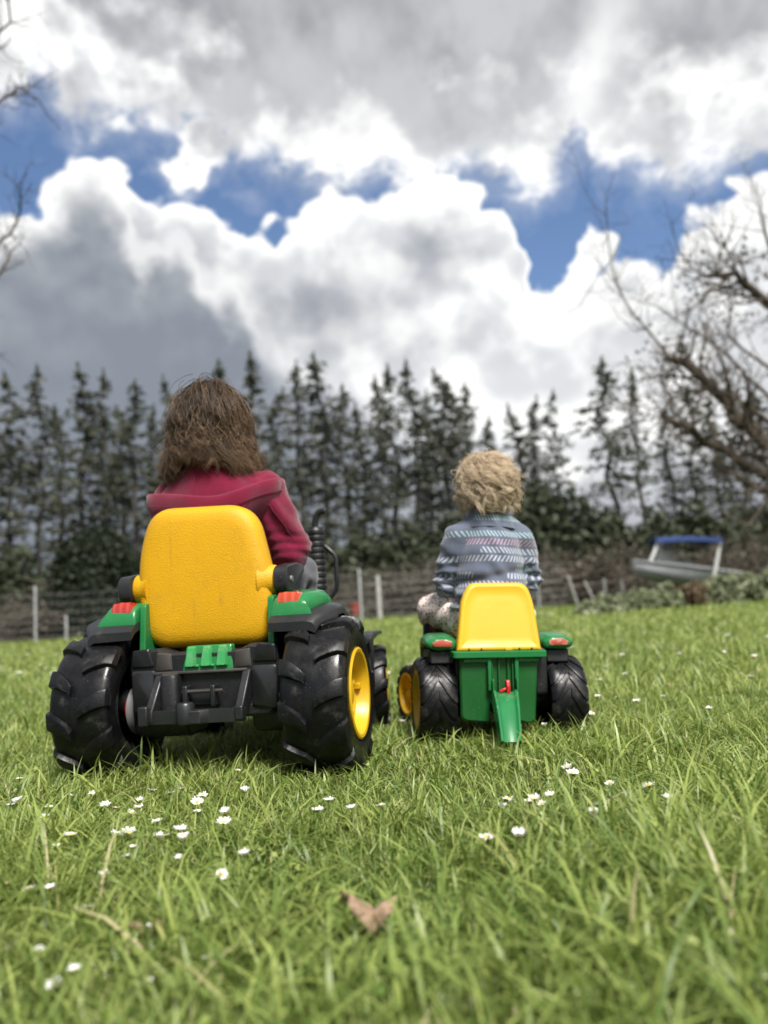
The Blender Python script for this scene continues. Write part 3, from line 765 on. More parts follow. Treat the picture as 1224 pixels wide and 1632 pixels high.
GRN_B = mat('scuffed_green_drawbar', (.016, .16, .05), .24, .10, 10, spec=.6, dirt=(.22, .36, .25), dscale=30, dlo=.56, dhi=.70)
BLK = mat('black_chassis_plastic', (.0075, .0075, .009), .48, .25, 10, .0004, 130, dirt=(.040, .036, .032), dscale=14, dlo=.60, dhi=.78, rvar=.1, speck=(.26, .25, .23))
BLK2 = mat('grey_black_plastic', (.014, .0145, .016), .38, .2, 10, rvar=.08, dirt=(.07, .065, .06), dscale=20, dlo=.6, dhi=.8)
TYRE = mat('black_tyre_plastic', (.005, .005, .006), .38, .3, 16, .0006, 90, spec=.32, dirt=(.045, .041, .036), dscale=30, dlo=.54, dhi=.72, rvar=.14, speck=(.10, .095, .085))
DUSTY = mat('dusty_black_plastic', (.036, .031, .028), .6, .3, 14, dirt=(.11, .085, .06), dscale=12)
GREY = mat('grey_plastic', (.13, .13, .135), .5, .1)
REDP = mat('red_plastic', (.50, .012, .015), .35, .1)
def lens_mat(name, col, ribs):
    m_ = bpy.data.materials.new(name); m_.use_nodes = True
    T = NT(m_.node_tree); p_ = m_.node_tree.nodes['Principled BSDF']; L_ = m_.node_tree.links
    co = T.n('ShaderNodeTexCoord').outputs['Object']; x_, y_, z_ = T.sep(co)
    w_ = T.m('SINE', T.m('MULTIPLY', x_, ribs))
    L_.new(T.mix(T.smooth(w_, -.2, .8), col, tuple(min(1, q * 1.12 + .025) for q in col)), p_.inputs['Base Color'])
    p_.inputs['Roughness'].default_value = .12; p_.inputs['Coat Weight'].default_value = .5
    b = T.n('ShaderNodeBump'); b.inputs['Distance'].default_value = .00025; L_.new(w_, b.inputs['Height']); L_.new(b.outputs[0], p_.inputs['Normal'])
    return m_
LENS_R = lens_mat('red_tail_lens', (.36, .022, .014), 420); LENS_O = lens_mat('orange_tail_lens', (.40, .050, .015), 420)
STICK = mat('red_lamp_sticker', (.40, .085, .055), .35, .25, 60, dirt=(.50, .32, .25), dscale=45, dlo=.52, dhi=.62)

def wheel(name, parent, pos, rad, width, n_lugs, lug_h, rim_r, out, slant, lug_w, style, steer=0.):
    """out = +1: outer face towards +x. parts: tyre, tread, rim, hub"""
    w = empty(name, pos, (0, 0, steer), parent); hw = width / 2; rb = rad - lug_h
    prof_o = [(rim_r * .98, .80), (rim_r * 1.02, .93), (rim_r * 1.10, .985), (rb * .80, 1.0), (rb * .90, .985), (rb * .955, .93), (rb * .985, .80), (rb * .997, .5), (rb, .18), (rb, -.18), (rb * .997, -.5), (rb * .985, -.80), (rb * .955, -.93), (rb * .90, -.985), (rb * .80, -1.0), (rim_r * 1.10, -.97), (rim_r * 1.02, -.90), (rim_r * .97, -.60), (rim_r * .95, .2)]
    MB().lathe([(r_, a_ * hw * out) for r_, a_ in prof_o], 'X', n=64).build('tyre', TYRE, w, sharp=50)
    t = MB()
    def surf(a_):                                    # radius of the tyre body at |a|*hw from the middle
        a_ = abs(a_); return float(np.interp(a_, [0, .5, .80, .93, .985, 1.0, 1.03], [rb, rb * .997, rb * .985, rb * .955, rb * .90, rb * .84, rb * .76]))
    for s_ in (-1, 1):
        for k in range(n_lugs):
            ph0 = 2 * math.pi * (k + (.5 if (s_ > 0 and style == 'bar') else 0)) / n_lugs
            if style == 'bar': path = [(.14, .0), (.3, .33), (.55, .62), (.80, .86), (.93, .95), (.99, 1.0)]
            else: path = [(.03, .0), (.2, .22), (.45, .55), (.70, .82), (.88, .95), (.975, 1.0)]
            rings = []
            for i, (a_, q) in enumerate(path):
                ph = ph0 + slant * q; lw = lug_w * (.55 + .45 * q) / rad; r0 = surf(a_); hgt = lug_h * (1.0 if a_ < .9 else .8)
                x_ = a_ * hw * s_
                if a_ > .95: x_ = (1.0) * hw * s_ ; 
                def pt(r_, p_, xx): return (xx, r_ * math.cos(p_), r_ * math.sin(p_))
                xo = x_ + (lug_h * .35 * s_ if a_ > .9 else 0)
                rings.append([pt(r0 - .004, ph - lw * .62, x_), pt(r0 + hgt * .9, ph - lw * .46, xo), pt(r0 + hgt, ph - lw * .36, xo), pt(r0 + hgt, ph + lw * .36, xo), pt(r0 + hgt * .9, ph + lw * .46, xo), pt(r0 - .004, ph + lw * .62, x_)])
            t.rings(rings)
    t.build('tread', TYRE, w, sharp=30)
    rim = MB(); q = out * hw
    rim.lathe([(rim_r * 1.03, q * .90), (rim_r * 1.04, q * 1.0), (rim_r * 1.0, q * 1.03), (rim_r * .93, q * 1.01), (rim_r * .88, q * .86), (rim_r * .84, q * .60), (rim_r * .72, q * .52), (rim_r * .66, q * .56), (rim_r * .45, q * .46), (rim_r * .30, q * .50), (rim_r * .26, q * .72), (rim_r * .15, q * .76), (.0005, q * .76)], 'X', n=48)
    rim.build('rim', RIMY, w, sharp=32)
    for k in range(5):
        ph = 2 * math.pi * k / 5 + .3
        MB().lathe([(.0005, q * .66), (rim_r * .055, q * .66), (rim_r * .075, q * .63), (rim_r * .075, q * .50)], 'X', (0, rim_r * .58 * math.cos(ph), rim_r * .58 * math.sin(ph)), 10).build('bolt', RIMY, w)
    for k in range(3):
        ph = 2 * math.pi * k / 3 + .1
        MB().box((q * .62, rim_r * .80 * math.cos(ph), rim_r * .80 * math.sin(ph)), (abs(q) * .30, rim_r * .16, rim_r * .13), (ph, 0, 0)).build('lug_block', RIMY, w, bevel=.001)
    # inside of the wheel: dark hub
    MB().lathe([(rim_r * .95, -q * .30), (rim_r * .9, q * .2), (rim_r * .35, q * .25), (rim_r * .32, -q * .7), (.0005, -q * .7)], 'X', n=32).build('hub', BLK, w)
    return w

def outline(pts, rad, seg=6):
    """rounded polygon from corner points with one radius each"""
    out = []; n_ = len(pts)
    for i in range(n_):
        p_ = Vector(pts[i]); a_ = Vector(pts[i - 1]) - p_; b_ = Vector(pts[(i + 1) % n_]) - p_; r_ = rad[i] if hasattr(rad, '__len__') else rad
        ang = a_.angle(b_); d_ = min(r_ / math.tan(ang / 2), a_.length * .49, b_.length * .49)
        s0 = p_ + a_.normalized() * d_; s1 = p_ + b_.normalized() * d_
        for k in range(seg + 1):
            t = k / seg; out.append(s0 * (1 - t) ** 2 + p_ * 2 * t * (1 - t) + s1 * t * t)
    return out
def inset(poly, d):
    n_ = len(poly); res = []
    for i in range(n_):
        t = (poly[(i + 1) % n_] - poly[i - 1])
        if t.length < 1e-9: t = Vector((1, 0))
        t.normalize(); res.append(poly[i] + Vector((-t.y, t.x)) * d)
    return res
def pillow(poly, layers, place, mb=None):
    """layers: (inset, depth); place maps (u, w, depth) to a point"""
    mb = mb or MB(); xs_ = [p_.x for p_ in poly]; ys_ = [p_.y for p_ in poly]
    c_ = Vector(((min(xs_) + max(xs_)) / 2, (min(ys_) + max(ys_)) / 2)); hx, hy = (max(xs_) - min(xs_)) / 2, (max(ys_) - min(ys_)) / 2
    def shrink(i_): return [Vector((c_.x + (p_.x - c_.x) * (1 - i_ / hx), c_.y + (p_.y - c_.y) * (1 - i_ / hy))) for p_ in poly]
    mb.rings([[place(p_.x, p_.y, dpt) for p_ in (shrink(i_) if i_ else poly)] for i_, dpt in layers]); return mb

# ---------------- the large tractor
TL = empty('ride_on_tractor', OL, (0, 0, -R(YAWL)))
tag(TL, 'large green and yellow ride on toy tractor under the girl', 'toy tractor')
wheel('rear_wheel', TL, (.233, 0, .147), .153, .122, 11, .0100, .084, 1, -.20, .036, 'bar')
wheel('rear_wheel', TL, (-.224, 0, .147), .153, .122, 11, .0100, .084, -1, -.20, .036, 'bar')
wheel('front_wheel', TL, (.217, .50, .104), .110, .075, 11, .008, .060, 1, -.2, .026, 'bar', R(10))
wheel('front_wheel', TL, (-.217, .50, .104), .110, .075, 11, .008, .060, -1, -.2, .026, 'bar', R(10))
# drive plates beside the left wheel (red hub ring, grey disc)
MB().lathe([(.0005, -.184), (.032, -.184), (.035, -.180), (.035, -.172), (.0005, -.172)], 'X', (0, 0, .135), 28).build('drive_ring', REDP, TL)
MB().lathe([(.0005, -.1719), (.050, -.1719), (.047, -.158), (.0005, -.158)], 'X', (0, 0, .135), 28).build('drive_disc', GREY, TL)
MB().lathe([(.0005, .158), (.047, .158), (.050, .172), (.0005, .172)], 'X', (0, 0, .135), 28).build('drive_disc', GREY, TL)
MB().tube([(-.245, 0, .147), (.245, 0, .147)], .011, 12).build('axle', BLK2, TL)
# seat back
lean = lambda z: (z - .25) * -.02
# outline counter-clockwise in (x, z) seen from behind
sp = outline([(-.142, .252), (.120, .250), (.133, .33), (.126, .40), (.098, .534), (-.124, .541), (-.154, .45), (-.160, .36)],
             [.060, .058, .3, .3, .075, .075, .3, .3], 9)
seat = pillow(sp, [(.004, .030), (0, .022), (0, .004), (.003, -.006), (.009, -.013), (.019, -.018), (.034, -.020), (.060, -.021), (.09, -.0213), (.12, -.0215), (.134, -.0216)], lambda u, w_, d_: (u, d_ - .004 + lean(w_), w_))
so_ = seat.build('seat_back', YEL, TL, sharp=60)
# hinge lugs and armrests
for s_, xc in ((1, .118), (-1, -.148)):
    rr = [[(xc + s_ * a_, .004 + .026 * q * math.cos(t) , .377 + .030 * q * math.sin(t)) for t in np.linspace(0, 2 * math.pi, 21)[:-1]] for a_, q in ((-.014, 1.35), (-.004, 1.15), (.004, 1.04), (.016, 1.0), (.018, .96))]
    MB().rings(rr).build('hinge_lug', YEL, so_, sharp=50)
    x0 = xc + s_ * .018
    pa = outline([(-.030, .352), (.012, .350), (.030, .368), (.100, .396), (.100, .410), (.05, .412), (-.028, .402)], [.02, .02, .02, .01, .01, .03, .022], 5)
    arm = pillow(pa, [(.004, 0), (0, .003), (0, .027), (.003, .030)], lambda u, w_, d_, x0=x0, s_=s_: (x0 + s_ * d_, u, w_)).build('armrest', BLK2, TL, sharp=40)
    MB().lathe([(.0005, .004), (.006, .004), (.007, 0)], 'X', (x0 + s_ * .0295, .0, .377), 14).build('bolt', GREY, arm)
    if s_ > 0: MB().lathe([(.0005, -.0325), (.0045, -.0325), (.006, -.030)], 'Y', (x0 + .016, .002, .377), 12).build('screw', BLK, arm)
# seat pan under the rider
pillow(outline([(-.15, .0), (.12, .0), (.12, .20), (-.15, .20)], .04), [(.01, .225), (0, .235), (0, .262), (.012, .272)], lambda u, w_, d_: (u, w_ + .015, d_)).build('seat_pan', YEL2, TL, sharp=50)
# fenders
arc = [(-.080, .286), (-.066, .298), (-.035, .309), (0, .318), (.035, .319), (.065, .308), (.092, .284), (.112, .248), (.122, .215)]
for s_ in (1, -1):
    f_ = MB(); rings = []
    for y_, z_ in arc:
        flare = 1.0
        x0, x1 = .140, (.238 if y_ < -.05 else .262)
        if y_ < -.075: x1 = .232
        rings.append([(s_ * x0, y_, z_ - .010), (s_ * (x1 - .012), y_, z_ - .012), (s_ * x1, y_ , z_ - .017), (s_ * (x1 + .001), y_, z_ - .006), (s_ * (x1 - .006), y_, z_ + .003), (s_ * (x1 - .02), y_, z_ + .006), (s_ * x0, y_, z_ + .006)])
    lip = f_.rings(rings).build('fender_lip', BLK2, TL, sharp=45)
    h_ = MB(); rings = []
    for y_, z0, top, xi, xo in ((-.062, .302, .003, .140, .226), (-.058, .303, .022, .142, .220), (-.050, .306, .033, .143, .212), (-.020, .312, .036, .143, .222), (.02, .320, .034, .143, .236), (.055, .314, .030, .143, .236), (.085, .292, .026, .143, .226), (.105, .262, .018, .143, .214), (.112, .244, .006, .145, .200)):
        xm = (xi + xo) / 2; hwid = (xo - xi) / 2
        rings.append([(s_ * (xm + hwid * u), y_, z0 + top * w_) for u, w_ in ((-1, -.1), (-.99, .72), (-.93, .93), (-.80, 1.0), (0, 1.0), (.55, .97), (.80, .86), (.93, .6), (1.0, .05), (.9, -.1))])
    hs = h_.rings(rings).build('fender', GRN, TL, sharp=50)
    # inner wall down to the chassis
    wl = MB(); wp = outline([(-.052, .215), (.14, .215), (.14, .33), (.05, .352), (-.040, .345)], [.004, .02, .02, .03, .01], 4)
    wl.prism([(p_.x, p_.y) for p_ in wp], 'X', s_ * .128, s_ * .1405); wl.build('fender_wall', GRN, hs, bevel=.002)
    # tail lamp
    tl_ = MB(); rings = []
    for zz, e in ((.330, 0), (.338, .001), (.348, .005), (.351, .011)):
        rings.append([(s_ * x_, y_, zz) for x_, y_ in [(p_.x, p_.y) for p_ in inset(outline([(.150, -.056), (.198, -.054), (.200, -.020), (.150, -.020)], .006, 3), e)]])
    tl_.rings(rings).build('tail_lamp', LENS_O if s_ > 0 else LENS_R, hs, sharp=50)
# chassis
ch = MB(); pr = outline([(-.150, .118), (.142, .118), (.150, .215), (.148, .252), (.095, .256), (.072, .246), (-.075, .246), (-.098, .256), (-.152, .252), (-.156, .215)], [.02, .02, .01, .01, .006, .006, .006, .006, .01, .01], 4)
pillow(pr, [(.006, -.062), (0, -.056), (0, .12)], lambda u, w_, d_: (u, d_, w_), ch); chs = ch.build('chassis', BLK, TL, sharp=35)
for s_ in (1, -1):   # raised corner plates and recessed step lines
    cpn = outline([(s_ * .098, .140), (s_ * .146, .132), (s_ * .149, .214), (s_ * .100, .214)][::s_], .007, 4)
    pillow(cpn, [(0, -.058), (0, -.0655), (.003, -.068)], lambda u, w_, d_: (u, d_, w_)).build('corner_plate', BLK2, chs, sharp=40)
    cp2 = outline([(s_ * .100, .220), (s_ * .149, .220), (s_ * .147, .254), (s_ * .112, .257)][::s_], .006, 4)
    pillow(cp2, [(0, -.058), (0, -.064), (.003, -.067)], lambda u, w_, d_: (u, d_, w_)).build('corner_plate', BLK, chs, sharp=40)
    pillow(outline([(s_ * .064, .212), (s_ * .098, .212), (s_ * .096, .248), (s_ * .066, .244)][::s_], .003, 3), [(0, -.058), (.0, -.0625), (.002, -.064)], lambda u, w_, d_: (u, d_, w_)).build('top_plate', DUSTY, chs, sharp=40)
# ledge below the green panel
MB().box((-.004, -.066, .2075), (.19, .014, .006)).build('ledge', DUSTY, chs, bevel=.002)
# motor housings
for xa, xb, zb in ((-.158, -.046, .080), (.088, .172, .084)):
    hp = outline([(-.045, zb), (.07, zb), (.08, .16), (-.05, .16)], [.035, .035, .01, .01], 6)
    MB().prism([(p_.x, p_.y) for p_ in hp], 'X', xa, xb).build('motor_housing', BLK, TL, bevel=.006)
# ribbed green panel
gp = outline([(-.042, .207), (.062, .207), (.056, .257), (-.036, .257)], .005, 3)
gpo = pillow(gp, [(0, -.050), (0, -.066), (.002, -.068)], lambda u, w_, d_: (u, d_ + (w_ - .207) * .22, w_)).build('rear_panel', GRN, TL, sharp=40)
for xa in (-.036, -.004, .028):
    rp = outline([(xa, .216), (xa + .024, .216), (xa + .020, .256), (xa + .004, .256)], .003, 3)
    pillow(rp, [(0, -.060), (0, -.072), (.003, -.077)], lambda u, w_, d_: (u, d_ + (w_ - .207) * .22, w_)).build('rib', GRN_W, gpo, sharp=40)
for xa in (-.009, .023): MB().box((xa, -.071, .2195), (.006, .006, .004)).build('clip', GRN_W, gpo, bevel=.001)
# hitch frame
hf = MB(); hb = outline([(-.100, -.118), (-.03, -.122), (-.018, -.136), (.020, -.136), (.032, -.122), (.100, -.118), (.100, -.104), (-.100, -.104)], .004, 3)
pillow(hb, [(.002, .118), (0, .120), (0, .140), (.002, .142)], lambda u, w_, d_: (u, w_, d_), hf); hfo = hf.build('hitch_bar', BLK2, TL, sharp=40)
for xa in (-.096, .082):
    gpol = [(-.060, .208), (-.070, .208), (-.120, .142), (-.120, .120), (-.106, .120), (-.060, .165)]
    MB().prism(gpol, 'X', xa, xa + .016).build('upright', BLK2, hfo, bevel=.0025)
MB().box((-.096, -.122, .134), (.020, .016, .036)).build('end_cap', BLK2, hfo, bevel=.003)
MB().box((.092, -.120, .134), (.016, .012, .026)).build('end_cap', BLK2, hfo, bevel=.003)
MB().lathe([(.0005, .118), (.016, .118), (.017, .122), (.017, .152), (.014, .156), (.0005, .156)], 'Z', (-.012, -.124, 0), 20).build('hitch_pin', BLK2, hfo)
for xa in (-.030, .026): MB().box((xa, -.074, .163), (.010, .026, .040)).build('prong', BLK2, hfo, bevel=.0025)
MB().tube([(-.036, -.082, .172), (.046, -.082, .172)], .0035, 8).build('cross_pin', DUSTY, hfo)
MB().box((-.002, -.066, .160), (.046, .006, .030)).build('socket_plate', BLK2, hfo, bevel=.002)
pp = outline([(-.092, -.100), (-.056, -.100), (-.052, -.060), (-.094, -.060)], [.016, .016, .002, .002], 6)
pl_ = pillow(pp, [(0, .130), (0, .196), (.003, .203)], lambda u, w_, d_: (u + .010, w_ + .010, d_ + (.1 + w_) * .2)).build('battery_post', BLK, hfo, sharp=40)
pillow(pp, [(.003, .2035), (.006, .2045)], lambda u, w_, d_: (u + .010, w_ + .010, d_ + (.1 + w_) * .2)).build('dusty_cap', DUSTY, pl_)
# body and bonnet in front of the rider
bp = outline([(.10, .10), (.66, .11), (.70, .18), (.70, .25), (.10, .24)], [.02, .04, .04, .02, .02], 4)
MB().prism([(p_.x, p_.y) for p_ in bp], 'X', -.105, .095).build('frame', BLK, TL, bevel=.01)
bonn = MB(); rings = []
for y_, hw_, zt in ((.31, .090, .395), (.36, .094, .400), (.52, .088, .380), (.64, .078, .352), (.705, .066, .315)):
    rings.append([(-.006 + hw_ * u, y_, .235 + (zt - .235) * w_) for u, w_ in ((-1, 0), (-1, .7), (-.9, .92), (-.6, 1), (.6, 1), (.9, .92), (1, .7), (1, 0))])
bo_ = bonn.rings(rings).build('bonnet', GRN, TL, sharp=40)
MB().box((-.006, .7055, .27), (.10, .012, .07)).build('grille', BLK, bo_, bevel=.003)
for s_ in (-1, 1): MB().lathe([(.0005, .722), (.016, .720), (.019, .705)], 'Y', (-.006 + s_ * .040, 0, .295), 18).build('headlight', LENS_O, bo_)
MB().box((-.006, .24, .19), (.40, .20, .02)).build('footboard', BLK, TL, bevel=.005)
for s_ in (1, -1):   # grey front mudguards
    mp = outline([(.350, .118), (.372, .118), (.380, .236), (.47, .248), (.50, .246), (.50, .256), (.40, .258), (.352, .248)], [.004, .004, .012, .01, .004, .004, .02, .014], 4)
    MB().prism([(p_.x + .045, p_.y - .008) for p_ in mp], 'X', s_ * .180, s_ * .242).build('front_mudguard', BLK2, TL, bevel=.005)
# exhaust stack with guard handle
es = MB(); prof = [(.0005, .262), (.021, .262)]
z = .268
while z < .518: prof += [(.0215, z), (.0235, z + .003), (.0235, z + .010), (.0215, z + .013)]; z += .0158
prof += [(.020, .524), (.0005, .525)]
est = es.lathe(prof, 'Z', (.100, .45, 0), 22).build('exhaust_stack', BLK, TL, sharp=30)
MB().tube([(.100, .45, .518), (.100, .45, .535), (.103, .45, .552), (.111, .45, .563), (.122, .45, .567), (.131, .45, .563)], [.009, .009, .009, .009, .0095, .010], 12).build('exhaust_pipe', BLK2, est)
MB().tube([(.118, .45, .474), (.124, .45, .474), (.146, .45, .452), (.150, .45, .440), (.150, .45, .372), (.147, .45, .360), (.130, .45, .340), (.118, .45, .338)], .0062, 10).build('stack_handle', BLK2, est)
# steering wheel
stw = empty('steering_wheel', (-.022, .315, .452), (R(38), 0, 0), TL)
MB().lathe([(.062 + .007 * math.cos(t), .007 * math.sin(t)) for t in np.linspace(0, 2 * math.pi, 11)], 'Z', n=32).build('wheel_ring', BLK, stw)
for k in range(3):
    t = 2 * math.pi * k / 3 + .5; MB().tube([(0, 0, -.006), (.06 * math.cos(t), .06 * math.sin(t), 0)], .006, 8).build('spoke', BLK, stw)
MB().tube([(0, 0, 0), (0, 0, -.12)], .010, 10).build('column', BLK, stw)

# ---------------- the small tractor
TS = empty('ride_on_tractor', OS, (0, R(ROLLS), R(-YAWS)))
tag(TS, 'small green and yellow ride on toy tractor under the toddler', 'toy tractor')
cx = -.012
wheel('rear_wheel', TS, (.140, 0, .090), .094, .078, 15, .0040, .062, 1, .46, .034, 'vee')
wheel('rear_wheel', TS, (-.146, 0, .090), .094, .078, 15, .0040, .062, -1, .46, .034, 'vee')
wheel('front_wheel', TS, (-.152, .30, .072), .075, .050, 14, .0045, .052, -1, .5, .021, 'vee', R(15))
wheel('front_wheel', TS, (.140, .30, .072), .075, .050, 14, .0045, .052, 1, .5, .021, 'vee', R(15))
ax_ = MB(); ax_.lathe([(.0005, -.112), (.022, -.112), (.022, -.104), (.019, -.102), (.019, -.096), (.022, -.094), (.022, .094), (.019, .096), (.019, .102), (.022, .104), (.022, .112), (.0005, .112)], 'X', (-.003, 0, .09), 20); ax_.build('axle', BLK, TS)
# rear box: four walls moulded as one tub with a stepped bottom notch
bx = MB(); bpz = outline([(-.098, .052), (-.038, .046), (-.036, .088), (-.022, .090), (-.020, .060), (.064, .040), (.072, .19), (-.100, .19)], [.014, .004, .004, .004, .004, .014, .003, .003], 4)
pillow(bpz, [(.004, -.084), (0, -.080), (0, .08)], lambda u, w_, d_: (u, d_ + (w_ - .19) * -.06 if d_ < 0 else d_, w_), bx); box_ = bx.build('rear_box', GRN_S, TS, sharp=35)
lp_ = MB(); pillow(outline([(-.116, -.100), (.088, -.100), (.088, .08), (-.116, .08)], .008, 3), [(.002, .184), (0, .186), (0, .197), (.002, .199)], lambda u, w_, d_: (u, w_, d_), lp_); lp_.build('box_rim', GRN, box_, sharp=40)
for xa in (-.037, .022): MB().box((xa, -.089, .150), (.008, .010, .070)).build('rib', GRN, box_, bevel=.002)
MB().box((-.066, -.0885, .1795), (.054, .009, .008)).build('rib', GRN, box_, bevel=.002)
MB().box((.048, -.0885, .1795), (.046, .009, .008)).build('rib', GRN, box_, bevel=.002)
for xa in (-.030, -.016, .004, .014): MB().box((xa, -.0865, .148), (.0025, .005, .066)).build('groove_strip', GRN_S, box_)
# seat back (a lid leaning forward a little)
sb = outline([(-.106, .198), (.079, .198), (.072, .305), (.060, .346), (-.068, .346), (-.083, .318), (-.090, .300)], [.003, .003, .2, .034, .034, .02, .2], 7)
lean2 = lambda z_: (z_ - .198) * .27
sbo = pillow(sb, [(.004, .010), (0, .007), (0, -.006), (.002, -.010), (.006, -.012), (.010, -.012), (.0115, -.0112), (.03, -.0112)], lambda u, w_, d_: (u, d_ - .078 + lean2(w_), w_)).build('seat_back', YEL2, TS, sharp=50)
for xa in (-.080, -.053, .030, .057): MB().box((xa, -.0895, .2015), (.0025, .004, .007)).build('slot', BLK, sbo)
MB().box((.006, -.0900, .2025), (.016, .004, .006)).build('latch', YEL2, sbo, bevel=.001)
pillow(outline([(-.095, -.065), (.072, -.065), (.072, .12), (-.095, .12)], .03), [(.01, .195), (0, .200), (0, .212), (.01, .218)], lambda u, w_, d_: (u, w_, d_)).build('seat_pan', YEL2, TS, sharp=50)
# drawbar: trough with raised edges, hanging from the box to the grass
db = MB(); rings = []
for t in np.linspace(0, 1, 9):
    y_ = -.094 - .112 * t ** .9; z_ = .114 - .010 * t - .076 * t ** 1.6; hw_ = .028 - .007 * t; xm = -.006 - .016 * t
    up_ = Vector((0, -.55 - .2 * t, .8 - .3 * t)).normalized()
    ring = []
    for u, d_ in ((-1, -.028), (-1.04, -.004), (-.96, .004), (-.78, .005), (-.66, .0), (-.50, -.002), (0, -.001), (.50, -.002), (.66, .0), (.78, .005), (.96, .004), (1.04, -.004), (1, -.028)):
        ring.append(Vector((xm + hw_ * u, y_, z_)) + up_ * d_)
    rings.append(ring)
dbo = db.rings(rings).build('drawbar', GRN_B, TS, sharp=45)
hp = MB(); hp.box((-.032, -.094, .125), (.003, .020, .030)); hp.build('bracket_cheek', GRN, dbo, bevel=.001)
hp = MB(); hp.box((.020, -.094, .125), (.003, .020, .030)); hp.build('bracket_cheek', GRN, dbo, bevel=.001)
kb = outline([(-.009, .108), (.009, .108), (.010, .125), (.006, .138), (-.006, .138), (-.010, .125)], .005, 4)
MB().prism([(p_.x - .096, p_.y) for p_ in kb], 'X', -.004, .0035).build('release_knob', REDP, dbo, bevel=.0015)
MB().box((-.011, -.099, .117), (.016, .006, .006), (0, R(-25), 0)).build('knob_lever', REDP, dbo, bevel=.0015)
# fenders
for s_, xc, tz in ((-1, -.134, 0), (1, .124, 0)):
    fp = outline([(-.034, -.016), (.012, -.019), (.034, -.010), (.036, .004), (.020, .016), (-.020, .017), (-.036, .004)], [.012, .02, .012, .012, .014, .014, .012], 5)
    fe = MB(); rings = []
    for y_, k_2, z_ in ((-.068, .35, .214), (-.066, .75, .214), (-.060, .96, .214), (-.050, 1.0, .215), (-.02, 1.02, .220), (.03, 1.0, .222), (.07, .92, .208), (.095, .8, .180)):
        rings.append([(xc + s_ * p_.x * k_2, y_, z_ + p_.y * k_2 * (.85 if p_.y < 0 else .80)) for p_ in fp])
    fo_ = fe.rings(rings).build('fender', GRN, TS, sharp=60)
    lpn = outline([(-.020, -.009), (.016, -.008), (.022, .001), (.004, .010), (-.020, .006)], .006, 4)
    pillow(lpn, [(0, -.0655), (.0, -.0685), (.001, -.0692)], lambda u, w_, d_, xc=xc, s_=s_: (xc + s_ * u * 1.1, d_ - .0035 + abs(u) * .16, .2150 + w_ * .85)).build('tail_lamp', STICK, fo_, sharp=50)
    # black inner arch between box and wheel, strut
    ap = outline([(-.060, .10), (.05, .10), (.09, .17), (.05, .205), (-.058, .205)], [.01, .01, .03, .02, .01], 4)
    MB().prism([(p_.x, p_.y) for p_ in ap], 'X', *( (-.105, -.099) if s_ < 0 else (.073, .098))).build('wheel_arch', BLK, TS, bevel=.002)
    MB().prism([(-.055, .170), (.06, .170), (.075, .200), (-.052, .200)], 'X', *((-.160, -.1055) if s_ < 0 else (.0985, .150))).build('arch_top', BLK, TS, bevel=.004)
# body, bonnet, foot rests
MB().prism([(.06, .07), (.34, .07), (.36, .14), (.06, .185)], 'X', -.070, .046).build('frame', BLK, TS, bevel=.008)
bonn = MB(); rings = []
for y_, hw_, zt in ((.15, .052, .255), (.20, .058, .268), (.30, .054, .258), (.37, .046, .236), (.395, .036, .21)):
    rings.append([(cx + hw_ * u, y_, .13 + (zt - .13) * w_) for u, w_ in ((-1, 0), (-1, .7), (-.9, .92), (-.6, 1), (.6, 1), (.9, .92), (1, .7), (1, 0))])
bo_ = bonn.rings(rings).build('bonnet', GRN, TS, sharp=40)
MB().box((cx, .396, .17), (.055, .01, .05)).build('grille', BLK, bo_, bevel=.002)
MB().tube([(-.156, .30, .072), (.142, .30, .072)], .012, 10).build('front_axle', BLK, TS)
for s_ in (-1, 1): MB().box((cx + s_ * .095, .185, .150), (.085, .11, .012)).build('foot_rest', BLK, TS, bevel=.003)
stw = empty('steering_wheel', (cx, .165, .310), (R(35), 0, 0), TS)
MB().lathe([(.046 + .006 * math.cos(t), .006 * math.sin(t)) for t in np.linspace(0, 2 * math.pi, 11)], 'Z', n=28).build('wheel_ring', BLK, stw)
for k in range(3):
    t = 2 * math.pi * k / 3 + .5; MB().tube([(0, 0, -.005), (.045 * math.cos(t), .045 * math.sin(t), 0)], .005, 8).build('spoke', BLK, stw)
MB().tube([(0, 0, 0), (0, 0, -.09)], .008, 10).build('column', BLK, stw)

# ------------------------------------------------------------------ the two children
def fused(mb, voxel, smooth=6, fn=None):
    """one continuous surface from overlapping limbs; fn moves each vertex (cloth folds)"""
    me = bpy.data.meshes.new('tmp'); me.from_pydata(mb.v, [], mb.f); o = bpy.data.objects.new('tmp', me); COL.objects.link(o)
    m_ = o.modifiers.new('r', 'REMESH'); m_.mode = 'VOXEL'; m_.voxel_size = voxel; m_.use_smooth_shade = True
    s_ = o.modifiers.new('s', 'SMOOTH'); s_.factor = .5; s_.iterations = smooth
    dg = bpy.context.evaluated_depsgraph_get(); ev = o.evaluated_get(dg); new = bpy.data.meshes.new_from_object(ev)
    bpy.data.objects.remove(o)
    if fn:
        k = len(new.vertices); co = np.empty(k * 3, np.float32); no = np.empty(k * 3, np.float32)
        new.vertices.foreach_get('co', co); new.vertices.foreach_get('normal', no)
        co = co.reshape(-1, 3); no = no.reshape(-1, 3)
        new.vertices.foreach_set('co', (co + no * fn(co, no)[:, None]).astype(np.float32).ravel()); new.update()
    new.polygons.foreach_set('use_smooth', np.ones(len(new.polygons), bool))
    return new
def mesh_obj(name, me, mats, parent):
    me.materials.clear()
    for q in (mats if isinstance(mats, list) else [mats]): me.materials.append(q)
    me.name = name; o = bpy.data.objects.new(name, me); COL.objects.link(o); o.parent = parent; return o
